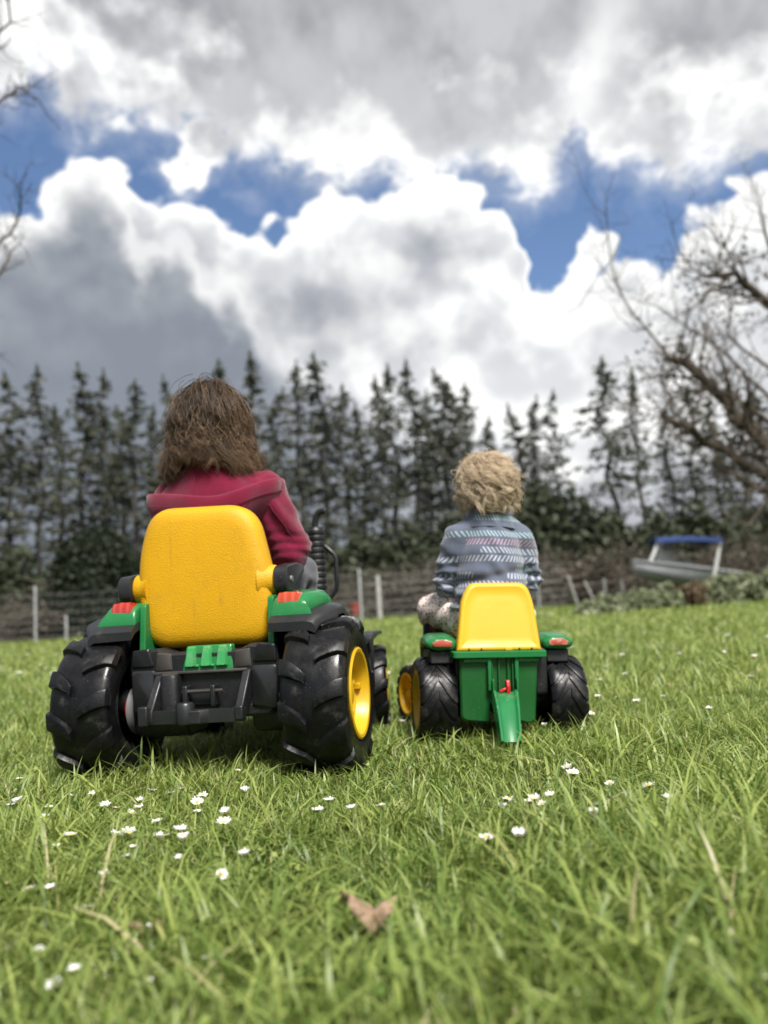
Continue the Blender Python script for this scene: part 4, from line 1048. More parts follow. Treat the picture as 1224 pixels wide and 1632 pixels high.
def hand(mb, wrist, dirv, side, curl, size=1.0, pn=(0, 0, -1)):
    """palm and five fingers curling towards pn; fused into the body"""
    d_ = Vector(dirv).normalized(); n_ = Vector(pn); n_ = (n_ - d_ * n_.dot(d_)).normalized(); a_ = d_.cross(n_) * side
    w_ = Vector(wrist); S = size
    mb.limb([w_, w_ + d_ * .022 * S, w_ + d_ * .038 * S], [.014 * S, .018 * S, .017 * S], 10)
    for k, (off, ln) in enumerate(((-.015, .034), (-.005, .040), (.005, .038), (.014, .030))):
        b = w_ + d_ * .042 * S + a_ * off * S; pts = [b - d_ * .01 * S, b]; ang = 0.; cur = b
        for j in range(3):
            ang += curl * (.9 if j else .5); cur = cur + (d_ * math.cos(ang) + n_ * math.sin(ang)) * ln * S * (.42, .32, .26)[j]; pts.append(cur)
        mb.limb(pts, [.0062 * S, .0060 * S, .0056 * S, .0052 * S, .0044 * S], 8)
    b = w_ + d_ * .012 * S - a_ * .014 * S; t1 = b + (-a_ * .75 + d_ * .65 + n_ * .2) * .018 * S; t2 = t1 + (d_ * .8 + n_ * .55 - a_ * .2) * .018 * S
    mb.limb([b, t1, t2], [.0078 * S, .0068 * S, .0054 * S], 8)
def head(mb, c0, r3, face=(0, 1, 0)):
    """skull, jaw, nose, ears; face towards +y of the frame"""
    c0 = Vector(c0); a_, b_, h_ = r3
    mb.ell(c0 + Vector((0, -.006, .006)), (a_, b_, h_), 24, 16)
    mb.ell(c0 + Vector((0, b_ * .30, -h_ * .52)), (a_ * .74, b_ * .66, h_ * .58), 18, 12)     # jaw
    mb.ell(c0 + Vector((0, b_ * 1.02, -h_ * .30)), (a_ * .15, b_ * .14, h_ * .15), 10, 8)      # nose
    for s_ in (-1, 1):
        mb.ell(c0 + Vector((s_ * a_ * .52, b_ * .74, -h_ * .42)), (a_ * .34, b_ * .24, h_ * .30), 12, 8)   # cheeks
        mb.ell(c0 + Vector((s_ * a_ * 1.0, -.002, -h_ * .16)), (a_ * .12, b_ * .20, h_ * .27), 12, 10, (0, 0, s_ * .35))   # ears
    mb.ell(c0 + Vector((0, b_ * .92, -h_ * .66)), (a_ * .26, b_ * .10, h_ * .07), 10, 6)       # lips
def face_parts(parent, c0, r3):
    c0 = Vector(c0); a_, b_, h_ = r3
    for s_ in (-1, 1):
        MB().ell(c0 + Vector((s_ * a_ * .40, b_ * .86, -h_ * .06)), (a_ * .15, b_ * .10, h_ * .11), 14, 10).build('eye', EYE, parent)
SKIN = mat('skin', (.62, .38, .29), .5, .08, 20, .0002, 300, spec=.35)
SKIN.node_tree.nodes['Principled BSDF'].inputs['Subsurface Weight'].default_value = .15
SKIN.node_tree.nodes['Principled BSDF'].inputs['Subsurface Radius'].default_value = (.01, .004, .002)
EYE = mat('eye', (.7, .7, .7), .15, .02)
FLEECE = mat('magenta_fleece', (.150, .0052, .028), .92, .14, 26, .0011, 420, spec=.15, sheen=.30)
LEGG = mat('charcoal_leggings', (.085, .088, .100), .85, .18, 60, .0004, 500, spec=.2, sheen=.2)
def hair_mat(name, c0, c1, rough=.36):
    m_ = leafmat(name, c0, c1, .32, rough, .5); return m_
HAIR_G = hair_mat('brown_hair', (.022, .013, .008), (.32, .205, .12))
HAIR_T = leafmat('blond_hair', (.62, .49, .34), (1.0, .90, .73), .45, .42, .5)
def hair_mesh(name, strands, rad, tints, mats, parent, shell=None, tipg=.32):
    """strands: (n, k, 3) points -> three-sided tapered fibres in one mesh, plus the shell underneath"""
    n_, k_, _ = strands.shape
    tg = np.gradient(strands, axis=1); tg /= np.linalg.norm(tg, axis=2)[..., None] + 1e-9
    ref = np.random.default_rng(5).normal(0, 1, (n_, 1, 3)); u = np.cross(tg, ref); u /= np.linalg.norm(u, axis=2)[..., None] + 1e-9; w_ = np.cross(tg, u)
    s_ = np.linspace(0, 1, k_); prof = (np.clip(1.15 - s_ ** 2.5, .15, 1) * rad)[None, :, None]
    V_ = np.stack([strands + (u * math.cos(t) + w_ * math.sin(t)) * prof for t in (0, 2.094, 4.189)], 2).reshape(-1, 3)
    idx = np.arange(n_ * k_ * 3).reshape(n_, k_, 3); qs = []
    for j in range(3):
        a_, b_ = idx[:, :-1, j], idx[:, :-1, (j + 1) % 3]; c_, d_ = idx[:, 1:, (j + 1) % 3], idx[:, 1:, j]
        qs.append(np.stack([a_, b_, c_, d_], -1).reshape(-1, 4))
    F_ = np.concatenate(qs); tv = (tints[:, None] * .75 + tipg * np.linspace(-.5, 1, k_)[None, :] ** 1).clip(0, 1)
    tv = np.repeat(tv.ravel(), 3)
    lp_ = F_.ravel(); nf = len(F_); st_ = np.arange(nf) * 4; tot = np.full(nf, 4)
    if shell:
        sv = np.array([tuple(p_) for p_ in shell.v]); off = len(V_); V_ = np.concatenate([V_, sv]); fl = [f_ for f_ in shell.f]
        ls = len(lp_); lp_ = np.concatenate([lp_] + [np.array(f_) + off for f_ in fl]); ln = np.array([len(f_) for f_ in fl]); st_ = np.concatenate([st_, ls + np.concatenate([[0], np.cumsum(ln)[:-1]])]); tot = np.concatenate([tot, ln]); tv = np.concatenate([tv, np.full(len(sv), .12)])
    o = np_mesh(name, V_, lp_, st_, tot, mats, parent, smooth=True)
    a_ = o.data.attributes.new('tint', 'FLOAT', 'POINT'); a_.data.foreach_set('value', tv.astype(np.float32)); return o

# ---------------- the girl on the large tractor (positions in that tractor's frame)
GO = Matrix.Translation(OL) @ Matrix.Rotation(-R(YAWL), 4, 'Z') @ Matrix.Translation((-.020, .058, .006))
G = empty('person'); G.matrix_world = GO
tag(G, 'girl with wavy brown hair in a magenta hoodie riding the large tractor', 'person')
hc = Vector((-.030, .088, .731)); hr = (.069, .088, .094)
b = MB(); head(b, hc, hr)
b.limb([(-.026, .085, .66), (-.024, .088, .60)], [.038, .042]); b.limb([(-.022, .092, .56), (-.02, .090, .44), (-.018, .092, .32)], [.078, .082, .085], 18)
sh = {1: (.080, .095, .575), -1: (-.128, .105, .580)}; el = {1: (.126, .135, .455), -1: (-.150, .185, .470)}; wr = {1: (.055, .262, .462), -1: (-.090, .268, .470)}
hip = {1: (.040, .105, .318), -1: (-.085, .105, .318)}; kn = {1: (.106, .270, .396), -1: (-.130, .29, .388)}; an = {1: (.110, .300, .225), -1: (-.125, .315, .225)}
for s_ in (1, -1):
    b.limb([(-.022 + s_ * .05, .09, .585), sh[s_], el[s_], wr[s_]], [.038, .036, .028, .020])
    hand(b, wr[s_], Vector((-.022 + s_ * .045, .315, .462)) - Vector(wr[s_]), s_, .75, .95)
    b.limb([hip[s_], kn[s_], an[s_]], [.058, .040, .028]); b.limb([an[s_], Vector(an[s_]) + Vector((s_ * .01, .10, -.015))], [.026, .020])
body = mesh_obj('body', fused(b, .0065, 4), SKIN, G); face_parts(body, hc, hr)
# leggings and shoes
lg = MB()
lg.limb([(-.02, .085, .318), (-.02, .095, .300)], [.098, .098], 18)
for s_ in (1, -1): lg.limb([hip[s_], Vector(hip[s_]).lerp(Vector(kn[s_]), .55), kn[s_], Vector(kn[s_]).lerp(Vector(an[s_]), .5), an[s_]], [.070, .060, .0485, .042, .034], 16)
def leg_fold(co, no): return .0022 * np.sin(co[:, 2] * 150 + co[:, 0] * 40 + 2 * np.sin(co[:, 1] * 30)) * np.clip(1 - abs(co[:, 1] - .25) / .1, 0, 1)
mesh_obj('leggings', fused(lg, .006, 5, leg_fold), LEGG, G)
for s_ in (1, -1):
    p_ = Vector(an[s_]); m_ = MB(); m_.ell(p_ + Vector((s_ * .008, .055, -.016)), (.034, .082, .030), 18, 10); m_.limb([p_, p_ + Vector((0, .01, -.02))], [.034, .034])
    mesh_obj('shoe', fused(m_, .006, 3), mat('dark_shoe', (.03, .03, .035), .6), G)
# hoodie: torso, sleeves
hd = MB()
hd.limb([(-.022, .082, .565), (-.022, .080, .50), (-.020, .082, .42), (-.018, .086, .34), (-.018, .088, .300)], [.088, .103, .108, .112, .116], 20)
for s_ in (1, -1):
    S_ = Vector(sh[s_]); E_ = Vector(el[s_]) + Vector((.004 * s_, -.004, -.012)); W_ = Vector(wr[s_])
    hd.limb([Vector((-.022 + s_ * .052, .090, .585)), S_ + Vector((0, 0, -.004)), S_.lerp(E_, .5) + Vector((.005 * s_, 0, 0)), E_, E_.lerp(W_, .6), E_.lerp(W_, .9)], [.056, .056, .051, .047, .040, .036], 16)
hd.limb([(.085, .135, .36), (.075, .17, .325)], [.05, .045], 12)            # front hem resting on the lap, right side
def cloth(co, no):
    x, y, z = co.T
    f = .0034 * np.sin(z * 52 + x * 50 + 2.2 * np.sin(x * 35 + z * 15)) + .0012 * np.sin(z * 90 - x * 110 + y * 70)
    f += .0026 * np.exp(-((x - .085) / .045) ** 2) * np.sin((x * .9 + z * .30) * 190) * np.clip((z - .36) / .1, 0, 1) * np.clip((.58 - z) / .05, 0, 1)
    f += .0018 * np.exp(-((z - .45) / .035) ** 2) * np.sin(z * 330 + y * 60) * (x > .08)
    return f
hoodie = mesh_obj('hoodie', fused(hd, .0055, 5, cloth), FLEECE, G)
from mathutils.bvhtree import BVHTree
def seam_on(o, pts, parent, material, rad=.0011):
    """a stitched seam: a thin welt snapped to the cloth surface"""
    me = o.data; bv = BVHTree.FromPolygons([v.co for v in me.vertices], [tuple(p_.vertices) for p_ in me.polygons]); out_ = []
    for i in range(len(pts) - 1):
        for t in np.linspace(0, 1, 9)[:-1]:
            q_, n_, _, _ = bv.find_nearest(Vector(pts[i]).lerp(Vector(pts[i + 1]), float(t))); out_.append(q_ + n_ * rad * .2)
    return MB().tube(out_, rad, 6).build('seam', material, parent)
seam_on(hoodie, [(.030, .0, .60), (.055, .005, .56), (.072, .015, .52), (.085, .02, .47)], hoodie, FLEECE)
seam_on(hoodie, [(.108, .05, .545), (.135, .08, .50), (.150, .10, .455)], hoodie, FLEECE)
for s_ in (1, -1):                                      # ribbed cuffs
    E_ = Vector(el[s_]); W_ = Vector(wr[s_]); MB().tube([E_.lerp(W_, .86), E_.lerp(W_, .90), E_.lerp(W_, 1.0)], [.037, .034, .029], 18).build('cuff', FLEECE, hoodie)
# hood lying open on the back: a sheet swept round the neck, rim folded over
t_n = 56; hd2 = MB(); rings = []
for i in range(t_n):
    t = i / (t_n - 1); ang = math.pi * (-.26 + 1.52 * t)                   # from the left shoulder round the back to the right
    cx_, cy_ = math.cos(math.pi - ang), -math.sin(ang)
    cx_ = -math.cos(ang)
    wob = .004 * math.sin(t * 23) + .003 * math.sin(t * 41 + 1)
    crz = .580 - .012 * math.sin(ang) ** 2 - .016 * math.exp(-((t - .56) / .12) ** 2) + .030 * max(0, t - .58) / .42
    rx, ry = (.158 if t < .5 else .150) + wob, .112 + wob
    O_ = Vector((-.022, .085, 0))
    def P_(fx, fy, z_): return O_ + Vector((cx_ * fx, cy_ * fy, z_))
    up_ = .664 - .030 * (1 - abs(math.sin(ang)))
    pr_ = [P_(.046, .048, up_ + .012), P_(.058, .060, up_ + .004), P_(.084 + wob, .082, up_ - .024), P_(.108 + wob * 1.5, .096, crz + .020 + .004 * math.sin(t * 60)), P_(rx - .020, ry - .014, crz - .002), P_(rx - .008, ry - .006, crz - .003), P_(rx - .004, ry - .002, crz + .007), P_(rx + .003, ry + .005, crz + .006), P_(rx + .005, ry + .007, crz - .006),
           P_(rx + .004, ry + .006, crz - .022), P_(rx - .002, ry + .002, crz - .040), P_(rx - .020 + wob, ry - .012, crz - .072), P_(rx - .045, ry - .035, crz - .092)]
    rings.append(pr_)
hd2.rings(rings, cap=False, closed=False)
ho = hd2.build('hood', FLEECE, hoodie, sub=1)
so_ = ho.modifiers.new('solid', 'SOLIDIFY'); so_.thickness = .004; so_.offset = -1
# centre seam of the hood
MB().tube([rings[int(t_n * .47)][k] + Vector((0, -.0015, .001)) for k in (1, 2, 3, 4)], .0013, 6).build('seam', FLEECE, ho)
MB().tube([rings[i][9] + Vector((0, -.0025, -.001)) for i in range(6, t_n - 6)], .0009, 6).build('seam', FLEECE, ho)
# hair
r = np.random.default_rng(21); cl = 250; per = 28; K = 30
S = np.zeros((cl * per, K, 3)); tint = np.zeros(cl * per)
for q in range(cl):
    ph = r.uniform(-math.pi, math.pi)                                         # 0 = back of the head
    th0 = math.acos(1 - r.random() * .95) if q % 2 else .03 + .30 * r.random()
    face = abs(ph) > 2.15
    if face and th0 > .5: ph *= .6
    zt = hc.z - hr[2] * (.62 + .42 * r.random()) - .030 * min(1, max(0, abs(ph) - .35) / .5) - .012 * r.random()
    puffo = 1.05 + .14 * r.random() ** 1.5; freq = r.uniform(15, 22); ph_w = 5.0 * ph + r.normal(0, .7); amp = r.uniform(.006, .015); curl = r.uniform(.014, .030)
    tone = np.clip(r.normal(.40, .26) + .16 * (abs(ph) > .9), 0, 1)
    base = []
    Ltot = 1.0; a_ = np.linspace(0, 1, K)
    th_end = 1.75
    nz = max(2, int(K * (.40 + .22 * (th_end - th0) / th_end)))
    for i in range(K):
        if i < nz:
            th = th0 + (th_end - th0) * i / (nz - 1); k_ = 1.08 + (puffo - 1.06) * min(1, i / nz * 1.6)
            x_ = hr[0] * math.sin(th) * math.sin(ph) * k_ * 1.05; y_ = -hr[1] * math.sin(th) * math.cos(ph) * k_; z_ = hr[2] * math.cos(th) * k_
            last = np.array([x_, y_, z_])
        else:
            f_ = (i - nz + 1) / (K - nz); 
            last2 = last.copy(); last2[2] = last[2] + (zt - hc.z - last[2]) * f_; fl = 1 + .20 * f_; last2[0] *= fl; last2[1] *= 1 + .10 * f_
            x_, y_, z_ = last2
        s_ = i / (K - 1); wv = amp * s_ ** .8
        lat = np.array([math.cos(ph), math.sin(ph), 0]); rad_ = np.array([math.sin(ph), -math.cos(ph), 0])
        c_ = np.array([x_, y_, z_]) + lat * wv * math.sin(freq * s_ + ph_w) + rad_ * wv * .7 * math.cos(freq * s_ + ph_w)
        if s_ > .70: c_ = c_ + (lat * math.sin((s_ - .70) * 16 + ph_w) + rad_ * (1 - math.cos((s_ - .70) * 16)) * .4) * curl * (s_ - .70) * 1.6
        base.append(c_)
    base = np.array(base)
    for j in range(per):
        off = r.normal(0, .0042, 3) * (3.2 if j < 3 else 1); spread = (.6 + .4 * np.abs(np.linspace(-.4, 1, K)) ** 1.3)[:, None]
        w2 = r.normal(0, .0024, (1, 3)) * np.sin(np.linspace(0, 1, K) * r.uniform(10, 26) + r.random() * 6)[:, None]
        S[q * per + j] = base + off * spread + w2 + np.array(hc); tint[q * per + j] = np.clip(tone + r.normal(0, .12), 0, 1)
def ringlets(n_l, per_l, k_l, seed, c0, r3, th_a, th_b, z_lo, z_hi, rad_h, turns, out_k, tight, flare, tone0, side_drop=0.):
    """separate curled locks: helices that leave the head surface and hang"""
    r = np.random.default_rng(seed); S_ = np.zeros((n_l * per_l, k_l, 3)); t_ = np.zeros(n_l * per_l)
    for q in range(n_l):
        ph = r.uniform(-2.0, 2.0); th = r.uniform(th_a, th_b); zt = r.uniform(z_lo, z_hi) - side_drop * min(1, max(0, abs(ph) - .35) / .5); k_ = r.uniform(*out_k); w0 = r.random() * 6.28; tn = turns * r.uniform(.7, 1.3) * (1 if r.random() < .5 else -1); rh = rad_h * r.uniform(.6, 1.25); tone = np.clip(r.normal(tone0, .2), 0, 1)
        p0 = np.array([r3[0] * math.sin(th) * math.sin(ph) * k_, -r3[1] * math.sin(th) * math.cos(ph) * k_, r3[2] * math.cos(th) * k_]); lat = np.array([math.cos(ph), math.sin(ph), 0]); rd = np.array([math.sin(ph), -math.cos(ph), 0])
        z_end = zt if zt < p0[2] - .02 else p0[2] - .03; base = []
        for i in range(k_l):
            s_ = i / (k_l - 1); eq = min(1.0, (math.sin(min(1.57, th + s_ * (1.57 - th) * 1.3)) / max(.2, math.sin(th)))) if th < 1.57 else 1.0
            c_ = np.array([p0[0] * eq * (1 + flare * s_), p0[1] * eq * (1 + flare * .5 * s_), p0[2] + (z_end - p0[2]) * s_]); a_ = rh * (.25 + .75 * min(1, s_ * 1.6))
            base.append(c_ + lat * a_ * math.cos(tn * 6.28 * s_ + w0) + rd * a_ * (.8 + math.sin(tn * 6.28 * s_ + w0)) * .8)
        base = np.array(base)
        for j in range(per_l):
            S_[q * per_l + j] = base + r.normal(0, tight, 3) * (.7 + .8 * np.linspace(0, 1, k_l))[:, None] + np.array(c0); t_[q * per_l + j] = np.clip(tone + r.normal(0, .1), 0, 1)
    return S_, t_
S2, t2 = ringlets(120, 17, 28, 91, hc, hr, .35, 1.5, -.112, -.062, .0080, 2.3, (1.06, 1.17), .0021, .24, .60, .036)
shell = MB()
shr = []
for th in np.linspace(.02, 1.75, 12): shr.append([(hc.x + hr[0] * 1.10 * math.sin(th) * math.cos(p_), hc.y + hr[1] * 1.08 * math.sin(th) * math.sin(p_) - .007, hc.z + .008 + hr[2] * 1.06 * math.cos(th)) for p_ in np.linspace(math.pi * .90, 2.10 * math.pi, 29)])
for f_ in (.3, .6, 1.0): shr.append([(p_[0] + (p_[0] - hc.x) * .12 * f_, p_[1] + (p_[1] - hc.y) * .05 * f_, p_[2] - .058 * f_) for p_ in shr[11]])
shell.rings(shr, cap=False, closed=False)
def pad(S_, k_):
    src = np.linspace(0, 1, S_.shape[1]); dst = np.linspace(0, 1, k_)
    return np.stack([np.stack([np.interp(dst, src, S_[i, :, a_]) for a_ in range(3)], 1) for i in range(len(S_))])
S = np.concatenate([S, pad(S2, S.shape[1])]); tint = np.concatenate([tint, t2])
hair = hair_mesh('hair', S, .00062, tint, HAIR_G, G, shell)

# ---------------- the toddler on the small tractor
TM = Matrix.Translation(OS) @ Matrix.Rotation(-R(YAWS), 4, 'Z') @ Matrix.Rotation(R(ROLLS), 4, 'Y') @ Matrix.Translation((.007, .036, .003))
K_ = empty('person'); K_.matrix_world = TM
tag(K_, 'toddler with curly blond hair in a patterned grey blue fleece riding the small tractor', 'person')
def jacket_mat():
    m_ = bpy.data.materials.new('patterned_fleece'); m_.use_nodes = True
    T = NT(m_.node_tree); p_ = m_.node_tree.nodes['Principled BSDF']; L_ = m_.node_tree.links
    co = T.n('ShaderNodeTexCoord').outputs['Object']; wob = T.vm('SCALE', T.vm('SUBTRACT', T.noise(co, 28, 2, .5, out=1), (.5, .5, .5)), .0015)
    x_, y_, z_ = T.sep(T.vm('ADD', co, wob))
    rowf = T.m('MULTIPLY', T.m('ADD', z_, T.m('MULTIPLY', T.m('SINE', T.m('MULTIPLY', x_, 22)), .002)), 1 / .0195)
    row = T.m('FLOOR', rowf); fr_ = T.m('FRACT', rowf)
    par = T.m('MULTIPLY', T.m('SUBTRACT', T.m('MODULO', T.m('ADD', row, 100), 2), .5), 2.0)     # -1 / 1 by row
    xs_ = T.m('MULTIPLY', T.m('ARCTAN2', x_, T.m('SUBTRACT', .045, y_)), .078)
    st_ = T.m('FRACT', T.m('ADD', T.m('MULTIPLY', xs_, 1 / .0082), T.m('MULTIPLY', T.m('MULTIPLY', fr_, par), 1.25)))
    dash = T.m('MULTIPLY', T.smooth(st_, .30, .42), T.smooth(st_, .88, .76))
    inrow = T.m('MULTIPLY', T.smooth(fr_, .10, .18), T.smooth(fr_, .90, .80))
    cell = T.n('ShaderNodeTexWhiteNoise', noise_dimensions='2D'); L_.new(T.comb(row, T.m('FLOOR', T.m('MULTIPLY', T.m('ADD', xs_, T.m('MULTIPLY', row, .037)), 1 / .062)), 0), cell.inputs['Vector'])
    v_ = cell.outputs['Value']; on = T.smooth(v_, .26, .27)
    rown = T.n('ShaderNodeTexWhiteNoise', noise_dimensions='1D'); L_.new(T.m('ADD', row, 7.3), rown.inputs['W'])
    rv = rown.outputs['Value']
    colr = T.mix(T.smooth(rv, .36, .37), (.30, .42, .44), T.mix(T.smooth(rv, .66, .67), (.40, .43, .50), (.42, .28, .36)))
    tone = T.mix(T.noise(co, 30, 3, .6), (.082, .097, .140), (.120, .138, .190))
    c_ = T.mix(T.m('MULTIPLY', T.m('MULTIPLY', dash, inrow), T.m('MULTIPLY', on, .9)), tone, colr)
    L_.new(c_, p_.inputs['Base Color']); p_.inputs['Roughness'].default_value = .95; p_.inputs['Specular IOR Level'].default_value = .15
    p_.inputs['Sheen Weight'].default_value = .35
    bmp = T.n('ShaderNodeBump'); bmp.inputs['Distance'].default_value = .0012; L_.new(T.noise(co, 380, 4, .6), bmp.inputs['Height']); L_.new(bmp.outputs[0], p_.inputs['Normal'])
    return m_
def leopard_mat():
    m_ = bpy.data.materials.new('leopard_print_cotton'); m_.use_nodes = True
    T = NT(m_.node_tree); p_ = m_.node_tree.nodes['Principled BSDF']; L_ = m_.node_tree.links
    co = T.n('ShaderNodeTexCoord').outputs['Object']; w_ = T.vm('ADD', co, T.vm('SCALE', T.noise(co, 120, 2, .5, out=1), .004))
    d_ = T.vor(w_, 140, 'F1'); ring = T.m('MULTIPLY', T.smooth(d_, .20, .27), T.smooth(d_, .47, .40))
    brk = T.smooth(T.noise(co, 170, 2, .5), .40, .50)
    c_ = T.mix(T.smooth(d_, .30, .20), (.86, .74, .69), (.64, .50, .45)); c_ = T.mix(T.m('MULTIPLY', ring, brk), c_, (.13, .095, .085))
    L_.new(c_, p_.inputs['Base Color']); p_.inputs['Roughness'].default_value = .9; p_.inputs['Specular IOR Level'].default_value = .2
    return m_
JACK = jacket_mat(); LEO = leopard_mat()
BOOT = mat('navy_boot', (.012, .014, .03), .35, .2, 30, dirt=(.24, .035, .05), dscale=42, dlo=.60, dhi=.64)
th_c = Vector((-.002, .040, .575)); th_r = (.058, .074, .069)
b = MB(); head(b, th_c, th_r)
b.limb([(-.003, .032, .53), (-.003, .030, .475)], [.034, .038]); b.limb([(-.004, .034, .455), (-.006, .034, .36), (-.008, .036, .28)], [.060, .064, .070], 16)
sh = {1: (.066, .036, .452), -1: (-.072, .036, .452)}; el = {1: (.094, .060, .355), -1: (-.098, .062, .350)}; wr = {1: (.072, .128, .318), -1: (-.088, .120, .312)}
hip = {1: (.036, .050, .262), -1: (-.050, .050, .262)}; kn = {1: (.098, .150, .262), -1: (-.126, .150, .284)}; an = {1: (.086, .185, .196), -1: (-.116, .160, .232)}
for s_ in (1, -1):
    b.limb([(-.003 + s_ * .03, .034, .465), sh[s_], el[s_], wr[s_]], [.030, .030, .024, .018])
    hand(b, wr[s_], Vector((cx + s_ * .040, .165, .318)) - Vector(wr[s_]), s_, .7, .72)
    b.limb([hip[s_], kn[s_], an[s_]], [.046, .034, .026])
body = mesh_obj('body', fused(b, .0055, 4), SKIN, K_); face_parts(body, th_c, th_r)
tr_ = MB(); tr_.limb([(-.006, .045, .262), (-.006, .05, .25)], [.078, .078], 16)
for s_ in (1, -1): tr_.limb([hip[s_], Vector(hip[s_]).lerp(Vector(kn[s_]), .55) + Vector((0, 0, .008)), kn[s_], Vector(kn[s_]).lerp(Vector(an[s_]), .22)], [.054, .050, .039, .036], 16)
def tfold(co, no): return .0022 * np.sin(co[:, 1] * 170 + co[:, 2] * 110 + co[:, 0] * 60) + .0015 * np.sin(co[:, 0] * 210 - co[:, 2] * 90)
mesh_obj('trousers', fused(tr_, .005, 5, tfold), LEO, K_)
for s_ in (1, -1):
    p_ = Vector(an[s_]); m_ = MB(); m_.limb([p_ + Vector((0, -.006, .018)), p_ + Vector((0, 0, -.012))], [.034, .034]); m_.ell(p_ + Vector((s_ * .004, .035, -.022)), (.028, .058, .024), 16, 10)
    mesh_obj('boot', fused(m_, .005, 3), BOOT, K_)
jk = MB()
jk.limb([(-.003, .030, .462), (-.004, .026, .42), (-.006, .025, .37), (-.006, .026, .315), (-.006, .028, .290)], [.062, .075, .082, .081, .075], 20)
for s_ in (1, -1):
    S_, E_, W_ = Vector(sh[s_]), Vector(el[s_]), Vector(wr[s_])
    jk.limb([Vector((-.003 + s_ * .035, .032, .468)), S_ + Vector((0, 0, -.004)), S_.lerp(E_, .5), E_, E_.lerp(W_, .6), E_.lerp(W_, .95)], [.042, .043, .040, .036, .032, .029], 16)
def jcloth(co, no):
    x, y, z = co.T; back = np.clip((.04 - y) / .04, 0, 1)
    f = .0055 * np.exp(-((z - .338 - .010 * np.sin(x * 24)) / .013) ** 2) * back - .0060 * np.exp(-((z - .360 - .010 * np.sin(x * 24)) / .010) ** 2) * back
    f += .0045 * np.exp(-((z - .318) / .011) ** 2) * back - .0050 * np.exp(-((z - .302 - .004 * np.sin(x * 40)) / .008) ** 2) * back
    f += .0020 * np.sin(z * 120 + x * 70 + 2 * np.sin(x * 50)) + .0035 * np.exp(-((z - .36) / .035) ** 2) * np.sin(z * 290) * (abs(x) > .085)
    return f
jacket = mesh_obj('fleece_jacket', fused(jk, .0048, 4, jcloth), JACK, K_)
# stand-up collar
cr_ = []
for i, (rx, ry, z_) in enumerate(((.070, .066, .470), (.063, .058, .490), (.060, .055, .508), (.060, .055, .519), (.057, .052, .521), (.053, .048, .516), (.053, .048, .480))):
    cr_.append([(-.002 + rx * math.cos(t) * (1 + .015 * math.sin(5 * t)), .036 + ry * math.sin(t), z_ - .006 * math.sin(t) - .003 * math.cos(t)) for t in np.linspace(0, 2 * math.pi, 41)[:-1]])
MB().rings(cr_, cap=False).build('collar', JACK, jacket, sub=1)
MB().tube([(-.006 + .090 * math.cos(t), .026 + .088 * math.sin(t), .292 - .004 * math.sin(2 * t)) for t in np.linspace(0, 2 * math.pi, 33)], .006, 8, cap=False).build('hem', JACK, jacket)
r = np.random.default_rng(33); cl = 330; per = 22; K = 18
S = np.zeros((cl * per, K, 3)); tint = np.zeros(cl * per); crown = np.array([.012, -.45, .62])   # whorl a little right of the middle
for q in range(cl):
    ph = r.uniform(-math.pi, math.pi); th0 = math.acos(1 - r.random() * 1.30) if q % 3 else .03 + .3 * r.random()
    if abs(ph) > 2.1 and th0 > .7: ph *= .55
    a_w = r.uniform(.006, .014); fq = r.uniform(7, 13); pw = r.random() * 6.28; Lh = r.uniform(.45, .95); drift = r.normal(.10, .45); tone = np.clip(r.normal(.52, .32), 0, 1); lift = r.uniform(.0, .12)
    th, pp_ = th0, ph; base = []
    for i in range(K):
        s_ = i / (K - 1); t_ = min(th0 + Lh * s_, 2.32 + .12 * math.sin(q)); p2 = ph + drift * s_ * .6
        k_ = 1.06 + lift * math.sin(min(1, s_ * 1.2) * math.pi * .62)
        c_ = np.array([th_r[0] * math.sin(t_) * math.sin(p2) * k_, -th_r[1] * math.sin(t_) * math.cos(p2) * k_, th_r[2] * math.cos(t_) * k_])
        lat = np.array([math.cos(p2), math.sin(p2), 0]); rad_ = c_ / np.linalg.norm(c_)
        c_ = c_ + lat * a_w * s_ * math.sin(fq * s_ + pw) * 1.5 + rad_ * a_w * s_ * math.cos(fq * s_ + pw) * 1.2
        base.append(c_)
    base = np.array(base)
    for j in range(per):
        off = r.normal(0, .0038, 3) * (2.3 if j < 2 else 1); spread = (.4 + .8 * np.linspace(0, 1, K))[:, None]
        S[q * per + j] = base + off * spread + r.normal(0, .0024, (1, 3)) * np.sin(np.linspace(0, 1, K) * r.uniform(8, 20))[:, None] + np.array(th_c); tint[q * per + j] = np.clip(tone + r.normal(0, .14), 0, 1)
shell = MB(); shr = []
for th in np.linspace(.02, 2.15, 12): shr.append([(th_c.x + th_r[0] * 1.05 * math.sin(th) * math.cos(p_), th_c.y + th_r[1] * 1.06 * math.sin(th) * math.sin(p_) - .007, th_c.z + th_r[2] * 1.06 * math.cos(th) + .007) for p_ in np.linspace(math.pi * .93, 2.07 * math.pi, 29)])
shell.rings(shr, cap=False, closed=False)
S2, t2 = ringlets(100, 16, 18, 92, th_c, th_r, .15, 1.75, -.074, -.02, .0085, 1.1, (1.02, 1.13), .0021, .02, .60)
S = np.concatenate([S, S2]); tint = np.concatenate([tint, t2])
hair_mesh('hair', S, .00058, tint, HAIR_T, K_, shell, .2)

